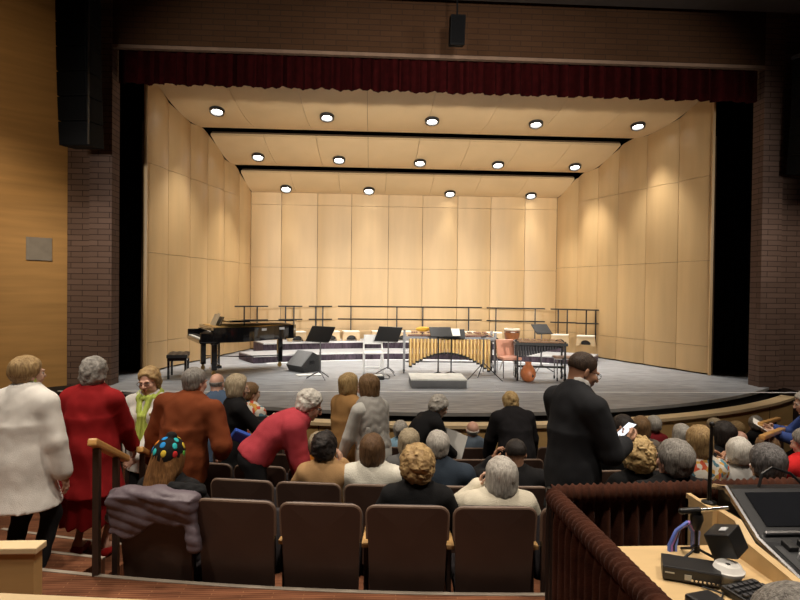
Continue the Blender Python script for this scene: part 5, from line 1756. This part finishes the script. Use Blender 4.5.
def scarf(rec, mm):
    N_, u_, up2_, T2_, W_ = rec['N'], rec['u'], rec['up2'], rec['T2'], rec['W']
    f_ = T2_[1]
    def fn(P):
        d = None
        k = 14
        pts = [N_ + up2_ * (.005 + .02 * math.cos(2 * PI * i / k)) + V(1, 0, 0) * .085 * math.sin(2 * PI * i / k) + f_ * (-.005 + .095 * -math.cos(2 * PI * i / k) * -1 if False else .092 * -math.cos(2 * PI * i / k)) for i in range(k + 1)]
        for p_, q_ in zip(pts, pts[1:]):
            dd = d_cap(P, p_, q_, .027, .027); d = dd if d is None else smin(d, dd, .01)
        c0 = N_ + f_ * .12 - up2_ * .06
        for s in (1, -1):
            a0 = N_ + f_ * .09 + V(s * .05, 0, -.01); a1 = N_ + f_ * .135 * 1.0 + V(s * .022, 0, -.16); a2 = N_ + f_ * .135 + V(s * .03, .0, -.36)
            d = smin(d, d_cap(P, a0, a1, .028, .028), .012); d = smin(d, d_cap(P, a1, a2, .026, .038), .012)
        return d + .005 * np.sin(P[:, 0] * 190 + P[:, 2] * 25)
    return solid(rec, 'scarf', fn, N_ - V(.2, .2, .45), N_ + V(.2, .25, .1), .0075, mm)
scarf(usher, C_LIME)
g = usher
bd = MB(); q = g['W'] + (g['N'] - g['W']) * .55 + g['T2'][1] * .17 + V(-.11, 0, 0)
bd.box(Vector(q), (.07, .008, .022), rotx(R(-8)), .003); bd.build('name_badge', mat('badge_gold', (.45, .30, .10), .4), g['garment'])
rust = stand(181, 4.95, -.58, 369, -14, 'man in a rust orange sweater seen from behind, standing left of the red jacket', hair=('short', 'grey'), fem=False, w=1.16, dp=1.2, head=(-18, 8, 0), lean=(4, 12), side=7,
          hr=(.27, .20, .92), hl=(-.33, .10, .82), skin='pink',
          top=dict(name='sweater', mat=C_RUST, hem=.76, flare=.01, t=.026, wr=0.0099, collar=(C_SHIRTW, .055, .066), fat=1.25, h=.011), bottom=dict(mat=C_KHAKI))
fl_ = rust
m = MB(); m.box((0, 0, 0), (.16, .05, .10), rotz(.3) @ rotx(.3), .015)
o = m.build('folded_bag', cloth('bright_blue', (.035, .09, .42))); o.location = fl_['world'](V(.40, .28, 1.06)); o.rotation_euler = (0, .5, .2)
tag(o, 'bright blue folded pouch held at the right elbow of the rust sweater man', 'pouch')
stand(219, 6.75, -.90, 374, 20, 'balding man in a blue shirt half hidden behind the rust sweater man', hair=('bald', 'grey'), fem=False, head=(-35, 12, 0), skin='pink', fine=1.15, lean=(4, 14),
      top=dict(name='shirt', mat=C_BLUE, hem=.72, t=.016))
bl = stand(233, 6.15, -.75, 376, -62, 'woman with long blonde hair in a black jacket holding a white programme', hair=('bob', 'ash_blonde'), hair_v=1.15, head=(-14, 10, 0), lean=(3, 6), fine=1.0, hr=(.10, .40, 1.12), hl=(-.06, .40, 1.08),
      top=dict(name='jacket', mat=C_BLACK, hem=.70, t=.020, wr=0.0054))
stand(248, 6.75, -.90, 383, -30, 'person in a patterned blouse just behind the blonde woman in black', hair=('short', 'light_brown'), head=(-20, 8, 0), fine=1.25, lean=(3, 6),
      top=dict(name='blouse', mat=floral(), hem=.72))
def sheet(label, rec, q, rot, size=(.15, .21), mm=None, name='paper_program', cat='programme'):
    m = MB(); m.box((0, 0, 0), (size[0], size[1], .004))
    m.box((size[0] * .5, 0, .012), (size[0] * .9, size[1], .003), roty(R(-14)))
    o = m.build(name, mm or M_PAPER)
    o.location = rec['world'](V(*q)); o.rotation_euler = rot
    return tag(o, label, cat)
sheet('white programme held open by the blonde woman in black', bl, (.04, .56, 1.14), (R(35), 0, R(-62)))
red = stand(282, 4.98, -.58, 392, -78, 'white-haired woman in a coral red fleece bending forward over the seats', hair=('curly', 'white'), hair_v=.55, w=.98, dp=1.02, glasses=True, shift=-.22,
          lean=(38, 60), neck=-4, head=(-6, 28, 0), hr=(.13, .50, .40), hl=(-.14, .42, .50), pole=(.5, -.2, -.9), head_h=.006, skin='pink',
      top=dict(name='fleece_jacket', mat=C_FLEECE, t=.024, wr=0.0081, below=.03, collar=(C_FLEECE, .07, .066), fat=1.2, h=.010), hs=1.02)
camel = stand(347, 6.3, -.78, 374, -48, 'blonde woman in a long camel coat facing the woman in the grey vest', hair=('bob', 'blonde'), hair_v=.85, head=(-16, 6, 0), lean=(2, 5), w=.98,
      hr=(.22, .1, .78), hl=(-.22, .12, .78), top=dict(name='coat', mat=C_CAMEL, hem=.30, flare=.05, t=.024, wr=0.0072, collar=(C_CAMEL, .06, .064)))
vest = stand(372, 5.8, -.75, 376, 44, 'woman with long light brown hair in a grey vest over pale sleeves', hair=('straight', 'light_brown'), hair_v=.9, head=(14, 12, 0), lean=(3, 10), w=.98, shift=.03,
      hr=(.22, .16, .80), hl=(-.22, .26, .80), top=dict(name='fleece_top', mat=C_LGREY, hem=.74, t=.016, wr=0.0054), bottom=dict(mat=cloth('jeans_dark', (.03, .04, .06))))
def vest_fn(rec, t=.030):
    N_, W_, P_, T1_, T2_, u_, up2_ = rec['N'], rec['W'], rec['P'], rec['T2'], rec['T2'], rec['u'], rec['up2']
    def fn(P):
        d = d_ell(P, W_ + (N_ - W_) * .50, T2_, V(.160 * u_ + t, .115 * u_ + t + .012, .20 * u_ + t))
        d = smin(d, d_ell(P, W_, T2_, V(.14 * u_ + t, .11 * u_ + t, .2)), .05)
        d = smin(d, d_ell(P, P_ + V(0, 0, .06), T2_, V(.165 * u_ + t, .135 * u_ + t, .12)), .05)
        d = smin(d, d_cap(P, N_ - up2_ * .03, N_ + up2_ * .045, .088, .072), .03)
        d = smax(d, -d_cap(P, N_ - up2_ * .0, N_ + up2_ * .3, .060, .064), .006)
        return d + .004 * noise3(P, .10, 3.0)
    return solid(rec, 'vest', fn, P_ - V(.3, .3, .12), N_ + V(.3, .3, .12), .011, C_GREYV)
vest_fn(vest)
bent = stand(424, 6.55, -.90, 398, -66, 'grey-haired woman in black bending and holding out a white sheet', hair=('curly', 'silver'), hair_v=.7, lean=(18, 46), neck=6, head=(-4, 30, 0), w=1.05, shift=-.10, fine=1.1,
      hr=(.12, .46, .80), hl=(-.08, .48, .78), top=dict(name='sweater', mat=C_BLACK, t=.018, wr=0.0054, below=.1))
sheet('white paper sheet held low by the bending grey-haired woman in black', bent, (.02, .46, .92), (R(78), R(10), R(-40)), (.24, .28))
stand(519, 6.7, -.95, 396, 4, 'woman with curly blonde hair in a wide black top, leaning over with her back turned', hair=('curly', 'blonde'), hair_v=.55, lean=(14, 34), neck=14, head=(0, 14, 0), w=1.18, dp=1.2, fine=1.1,
      hr=(.30, .30, .66), hl=(-.28, .32, .66), top=dict(name='blouse', mat=C_BLACK2, hem=.55, flare=.06, t=.024, wr=0.0090, fat=1.35))
# ---- the man in the dark suit
suit = stand(584, 3.78, -.40, 352, -70, 'man with cropped hair and glasses in a dark suit reading a phone, standing at right', hair=('crop', 'dark_brown'), fem=False, head=(-14, 22, 0), glasses=True, lean=(0, 3), neck=24, w=.93, dp=.92, shift=-.06, hs=1.02,
      hr=(.11, .33, 1.15), hl=(-.09, .31, 1.14), fd_r=(-.25, .9, .15), fd_l=(.35, .85, .15), dor_r=(.7, .1, -.6), dor_l=(-.6, .0, -.7), pole=(.45, -.3, -.8), skin='tan', head_h=.005, hair_h=.006, curl=.9,
      top=dict(name='suit_jacket', mat=C_SUIT, hem=.72, flare=.015, t=.026, wr=0.0063, fat=1.05, h=.0105, collar=(C_SHIRTW, .075, .062)), bottom=dict(mat=C_SUIT))
m = MB(); m.box((0, 0, 0), (.078, .155, .009), None, .003); ph = m.build('phone', M_BLK)
ph.location = suit['world'](V(.0, .45, 1.21)); ph.rotation_euler = (R(32), 0, R(-70))
tag(ph, 'phone with a pale lit screen in the hands of the suited man', 'phone')
m = MB(); m.box((0, 0, .0052), (.070, .145, .001)); m.build('screen', mat('phone_screen', (.6, .65, .7), .2, emit=(.75, .85, 1), es=.7), ph)

# ---- nearest row of seats
bean = seat(172, 0, 440, 'person in a black beanie with coloured spots, auburn hair over the seat back', hair=('long', 'auburn'), w=1.05, head=(-6, 10, 6), top=dict(name='sweater', mat=C_BLACK))
H_ = bean
def beanie(rec):
    th = rec['tohead']
    def fn(P):
        Q = th(P)
        d = d_ell(Q, V(0, -.025, .040), None, V(.098, .118, .118))
        d = smin(d, d_ell(Q, V(.0, -.035, .158), None, V(.035, .035, .028)), .012)
        d = smax(d, -(Q[:, 2] - .35 * Q[:, 1] + .030), .012)
        return d + .0012 * np.sin(np.arctan2(Q[:, 0], Q[:, 1]) * 60)
    hp = rec['hp']
    pts = np.array([hp((a, b, c)) for a in (-.13, .13) for b in (-.17, .13) for c in (-.1, .2)])
    o = solid(rec, 'beanie', fn, pts.min(0), pts.max(0), .006, cloth('beanie_black', (.012, .011, .011), bs=160))
    cols = [(.02, .22, .55), (.60, .20, .02), (.10, .38, .06), (.55, .03, .03), (.62, .45, .05), (.03, .42, .45)]
    k = 0
    for ring, (el, n, off) in enumerate(((8, 9, 0), (34, 7, .4), (60, 4, .2))):
        for i in range(n):
            az = 2 * PI * (i + off) / n
            q = V(math.sin(az) * math.cos(R(el)) * .097, -.025 + math.cos(az) * math.cos(R(el)) * .117, .040 + math.sin(R(el)) * .117)
            nrm = unit((q - V(0, -.025, .04)) / V(.098, .118, .118) ** 2)
            zax = V(0, 0, 1); xa = unit(np.cross(zax, nrm)); ya = np.cross(nrm, xa)
            A = np.stack([xa * .0175, ya * .023, nrm * .005], 1)
            v, f = ball(V(0, 0, 0), 1.0, 7)
            v = np.array([hp(q + A @ p) for p in v])
            c = cols[k % 6]; k += 1
            add_mesh('spot', [(v, f, 0)], [cloth('spot_%d' % (k % 6 + 1), c)], o)
    return o
beanie(bean)
# mauve puffer jacket draped over the back of that seat
a_ = seat_angle(0, 0)
pj = thing('puffer_jacket', 'mauve quilted puffer jacket draped over the aisle seat in the nearest row', 'jacket', arcpt(ROW_R[0], a_, ROW_Z[0]), a_)
def fpuff(P):
    x, y, z = P[:, 0], P[:, 1], P[:, 2]
    zb = .86 + .012 * np.sin(x * 18)
    yb = -.095
    # a thick sheet folded over the top edge
    fold = d_cap(P, V(-.25, yb + .02, .87), V(.24, yb + .02, .87), .045, .050)
    low = .69 - .09 * np.clip(-x, -.2, .3) / .3 + .03 * np.sin(x * 21 + 1)
    back = np.maximum(np.abs(y - (yb - .035) - .12 * (.87 - z) * 1.0) - .024, np.maximum(low - z, np.maximum(z - .88, np.abs(x) - .265)))
    front = np.maximum(np.abs(y - (yb + .075)) - .02, np.maximum(.70 - z, np.maximum(z - .88, np.abs(x) - .25)))
    slv = d_cap(P, V(.22, yb - .0, .86), V(.285, yb - .01, .60), .05, .042)
    slv = smin(slv, d_cap(P, V(-.20, yb + .0, .88), V(-.29, yb + .03, .72), .05, .04), .02)
    hood = d_ell(P, V(-.02, yb + .0, .895), None, V(.19, .075, .045))
    d = smin(smin(smin(fold, back, .03), front, .03), smin(slv, hood, .03), .03)
    q = x * .5 + z
    return d - .0055 * np.abs(np.sin((x * .25 + z) * PI / .062)) - .003 * np.abs(np.sin((x * 1.0 - z * .5) * PI / .11)) + .012 * vn(P, .10, 2.0) + .005
v, f = net(fpuff, V(-.36, -.24, .5), V(.36, .08, .98), .008)
add_mesh('shell', [(v, f, 0)], [C_PUFFER], pj)
def fhem(P):
    d = d_cap(P, V(.10, -.055, .93), V(.265, -.02, .90), .03, .045)
    return d + .005 * noise3(P, .06, 1)
v, f = net(fhem, V(.0, -.15, .8), V(.36, .1, 1.0), .009); add_mesh('lining', [(v, f, 0)], [C_BLACK], pj)
seat(419, 0, 446, 'woman with curly sandy blonde hair and a black top in the nearest row', hair=('curly', 'sandy'), hair_v=1.0, w=1.12, head=(4, 4, 0), hair_h=.0062, top=dict(name='blouse', mat=C_BLACK, neck=.075))
cr = seat(502, 0, 457, 'silver-haired woman in a cream turtleneck sweater, hand raised to her face', hair=('bob', 'silver'), hair_v=.8, w=1.25, dp=1.15, head=(22, 4, 0), hair_h=.006, hl=(-.105, .15, .86), fd_l=(.15, -.1, .9), dor_l=(-.8, .3, 0), curl=1.0, pole=(.7, .4, -.8),
          top=dict(name='sweater', mat=C_CREAM, t=.024, wr=0.0063, collar=(C_CREAM, .11, .058), fat=1.3, h=.010))
seat(675, 0, 439, 'grey-haired man in a black jacket seen from behind, right of the suited man', hair=('short', 'grey'), hair_v=1.35, fem=False, w=1.2, hs=1.12, head=(8, 0, 0), skin='pink', hair_h=.006, top=dict(name='jacket', mat=C_BLACK, t=.022))
seat(768, 0, 444, 'dark grey-haired person in a charcoal coat, nearest at the right edge', hair=('short', 'dark_grey'), hair_v=1.5, fem=False, w=1.2, hs=1.10, head=(-10, 4, 0), hair_h=.006, top=dict(name='coat', mat=C_GREY, t=.022))
# ---- second row
seat(639, 1, 440, 'woman with very curly golden hair and a black coat beside the suited man', hs=1.14, hair=('curly', 'blonde'), hair_v=1.25, w=1.15, hair_h=.0062, head=(-6, 6, 0), top=dict(name='coat', mat=C_BLACK))
seat(327, 1, 432, 'dark-haired person in a tan jacket, hand at the cheek', hair=('curly', 'black'), hair_v=.72, w=.95, head=(-10, 8, 0), hr=(.10, .17, .90), fd_r=(-.15, -.1, .95), dor_r=(.8, -.2, 0), pole=(.6, .3, -.8), curl=1.0,
     top=dict(name='jacket', mat=C_TAN, t=.024, collar=(C_TAN, .06, .062)))
seat(374, 1, 434, 'brown-haired woman in a white fleece jacket, second row', hair=('straight', 'brown'), hair_v=.95, w=1.1, head=(4, 6, 0), top=dict(name='fleece_jacket', mat=C_WFLEECE, t=.026, collar=(C_WFLEECE, .06, .066), fat=1.3))
seat(439, 1, 430, 'silver-haired man in a navy blazer', hair=('short', 'silver'), hair_v=1.1, fem=False, w=1.15, head=(10, 4, 0), skin='pink', top=dict(name='blazer', mat=C_NAVY, t=.022, collar=(C_NAVY, .05, .066)))
seat(517, 1, 438, 'man with thinning black hair in a black jacket, hand raised by his ear', hair=('crop', 'black'), hair_v=1.4, fem=False, w=1.15, head=(6, 12, 0), skin='tan', hl=(-.15, .12, .95), fd_l=(.25, -.05, .9), dor_l=(-.8, .3, 0), pole=(.6, .3, -.8), curl=1.0,
     top=dict(name='jacket', mat=C_BLACK, t=.022, collar=(C_BLACK, .05, .064)))
seat(700, 1, 426, 'woman with long light blonde hair and a floral top', hair=('straight', 'sandy'), hair_v=1.1, w=1.0, head=(-20, 6, 0), top=dict(name='blouse', mat=floral(), t=.018))
seat(741, 1, 438, 'white-haired person in pale grey with the head turned to the side', hair=('short', 'white'), hair_v=1.5, fem=False, w=1.05, hs=1.05, head=(-38, 12, 0), skin='tan', top=dict(name='sweater', mat=cloth('pale_grey', (.45, .44, .42))), hl=(-.02, .2, .86), hr=(.05, .22, .9))
reds = seat(806, 1, 428, 'person in a bright red sweater at the right edge holding white pages', hair=('short', 'grey'), hair_v=1.2, fem=False, w=1.1, head=(20, 14, 0), skin='pink', hl=(-.20, .28, .72), hr=(.05, .34, .70), top=dict(name='sweater', mat=C_REDSW, t=.022))
sheet('white pages held by the person in the bright red sweater', reds, (-.20, .36, .80), (R(55), R(-20), R(18)), (.16, .22))
# ---- third row and farther
seat(322, 2, 432, 'person with streaked blonde hair in an orange jacket, third row', hair=('short', 'ash_blonde'), hair_v=1.4, head=(-30, 10, 0), top=dict(name='jacket', mat=C_ORANGE), fine=1.2)
seat(411, 2, 429, 'blonde-haired woman in dark grey, left of the navy blazer', hair=('bob', 'ash_blonde'), hair_v=1.0, head=(-10, 6, 0), top=dict(name='sweater', mat=C_GREY), fine=1.2)
seat(402, 4, 420, 'grey-haired person in a light blue shirt in the front row', hair=('short', 'silver'), hair_v=1.2, top=dict(name='shirt', mat=C_LBLUE), fine=1.25)
seat(474, 4, 420, 'bald man in a grey denim shirt in the front row', hair=('bald', 'white'), fem=False, w=1.2, skin='pink', top=dict(name='shirt', mat=C_DENIM, t=.02), fine=1.15)
seat(723, 2, 422, 'black-haired woman in a black coat, behind the pole', hair=('bob', 'black'), hair_v=1.1, head=(24, 6, 0), w=1.1, top=dict(name='coat', mat=C_BLACK), fine=1.1)
seat(741, 3, 430, 'bald-crowned elderly person low between two heads at right', hair=('bald', 'grey'), fem=False, skin='pink', head=(0, 18, 0), top=dict(name='shirt', mat=cloth('pale_grey', (.45, .44, .42))), fine=1.2)
seat(768, 2, 436, 'light brown-haired person behind the charcoal coat at right', hair=('bob', 'light_brown'), hair_v=1.0, head=(0, 10, 0), top=dict(name='sweater', mat=C_GREY), fine=1.2)
seat(624, 2, 416, 'black-haired woman just right of the suited man', hair=('bob', 'black'), hair_v=1.2, head=(-25, 8, 0), w=1.1, top=dict(name='coat', mat=C_BLACK), fine=1.2)
seat(642, 3, 417, 'brown-haired woman in a taupe coat beside the black-haired woman', hair=('bob', 'light_brown'), hair_v=1.1, head=(-30, 10, 0), top=dict(name='coat', mat=cloth('taupe', (.15, .125, .105))), fine=1.2)
seat(655, 4, 416, 'grey-haired person with a dark red jacket, head bowed', hair=('short', 'silver'), hair_v=1.4, head=(-20, 14, 0), skin='pink', top=dict(name='jacket', mat=cloth('maroon', (.20, .015, .02))), fine=1.25)
seat(682, 3, 424, 'person with ash grey bob in the fourth row, left of the golden-haired woman', hair=('bob', 'silver'), hair_v=.9, top=dict(name='coat', mat=C_BLACK), fine=1.25)
seat(715, 4, 418, 'small fair-haired head in the front row behind the pole', hair=('short', 'ash_blonde'), hair_v=1.4, top=dict(name='shirt', mat=C_LGREY), fine=1.3)
seat(737, 4, 421, 'light-haired head just right of the black-haired woman at the pole', hair=('short', 'sandy'), hair_v=1.4, top=dict(name='shirt', mat=C_GREY), fine=1.3)
seat(757, 4, 416, 'grey-haired person with a fair neck in front of the right stair rail', hair=('short', 'grey'), hair_v=1.5, head=(-35, 8, 0), skin='pink', top=dict(name='coat', mat=C_BLACK), fine=1.2)
blu = stand(826, 5.9, -.75, 392, 62, 'person in a cobalt blue shirt at the right edge reading a programme', hair=('short', 'silver'), fem=False, head=(10, 18, 0), lean=(6, 22), hl=(-.08, .44, 1.02), hr=(.06, .44, 1.05), top=dict(name='shirt', mat=C_COBALT, hem=.74, t=.018), fine=1.1)
sheet('white programme held by the person in the cobalt blue shirt', blu, (0, .54, 1.06), (R(30), 0, R(62)))
seat(206, 4, 0, 'x') if False else None
# seated person behind the small table of papers, and loose programmes on seats
p = arcpt(ROW_R[1] - .2, px_on_row(572, ROW_R[1]), ROW_Z[1] + .62)
m = MB(); m.box((0, 0, 0), (.22, .28, .004)); m.box((.03, .02, .004), (.21, .28, .003), rotz(.2))
o = m.build('paper_program', M_PAPER); o.location = p; o.rotation_euler = (R(8), R(6), .3)
tag(o, 'white programme lying on the seats left of the suited man', 'programme')
# ---- blurred grey head at the lower right corner, in front of the console
q = at(793, 585, 1.28)
op = person('grey-haired person sitting low in front of the console at the bottom right corner', q.x, 1.28, 0.0, -10, q.z, seated=True, seat_h=.38, fem=False, hair=('short', 'grey'), hair_v=1.5, w=.95, skin='pink', head=(0, 0, 0), hs=1.05,
            hl=(-.16, .12, .5), hr=(.16, .12, .5), top=dict(name='jacket', mat=C_GREY, t=.02))
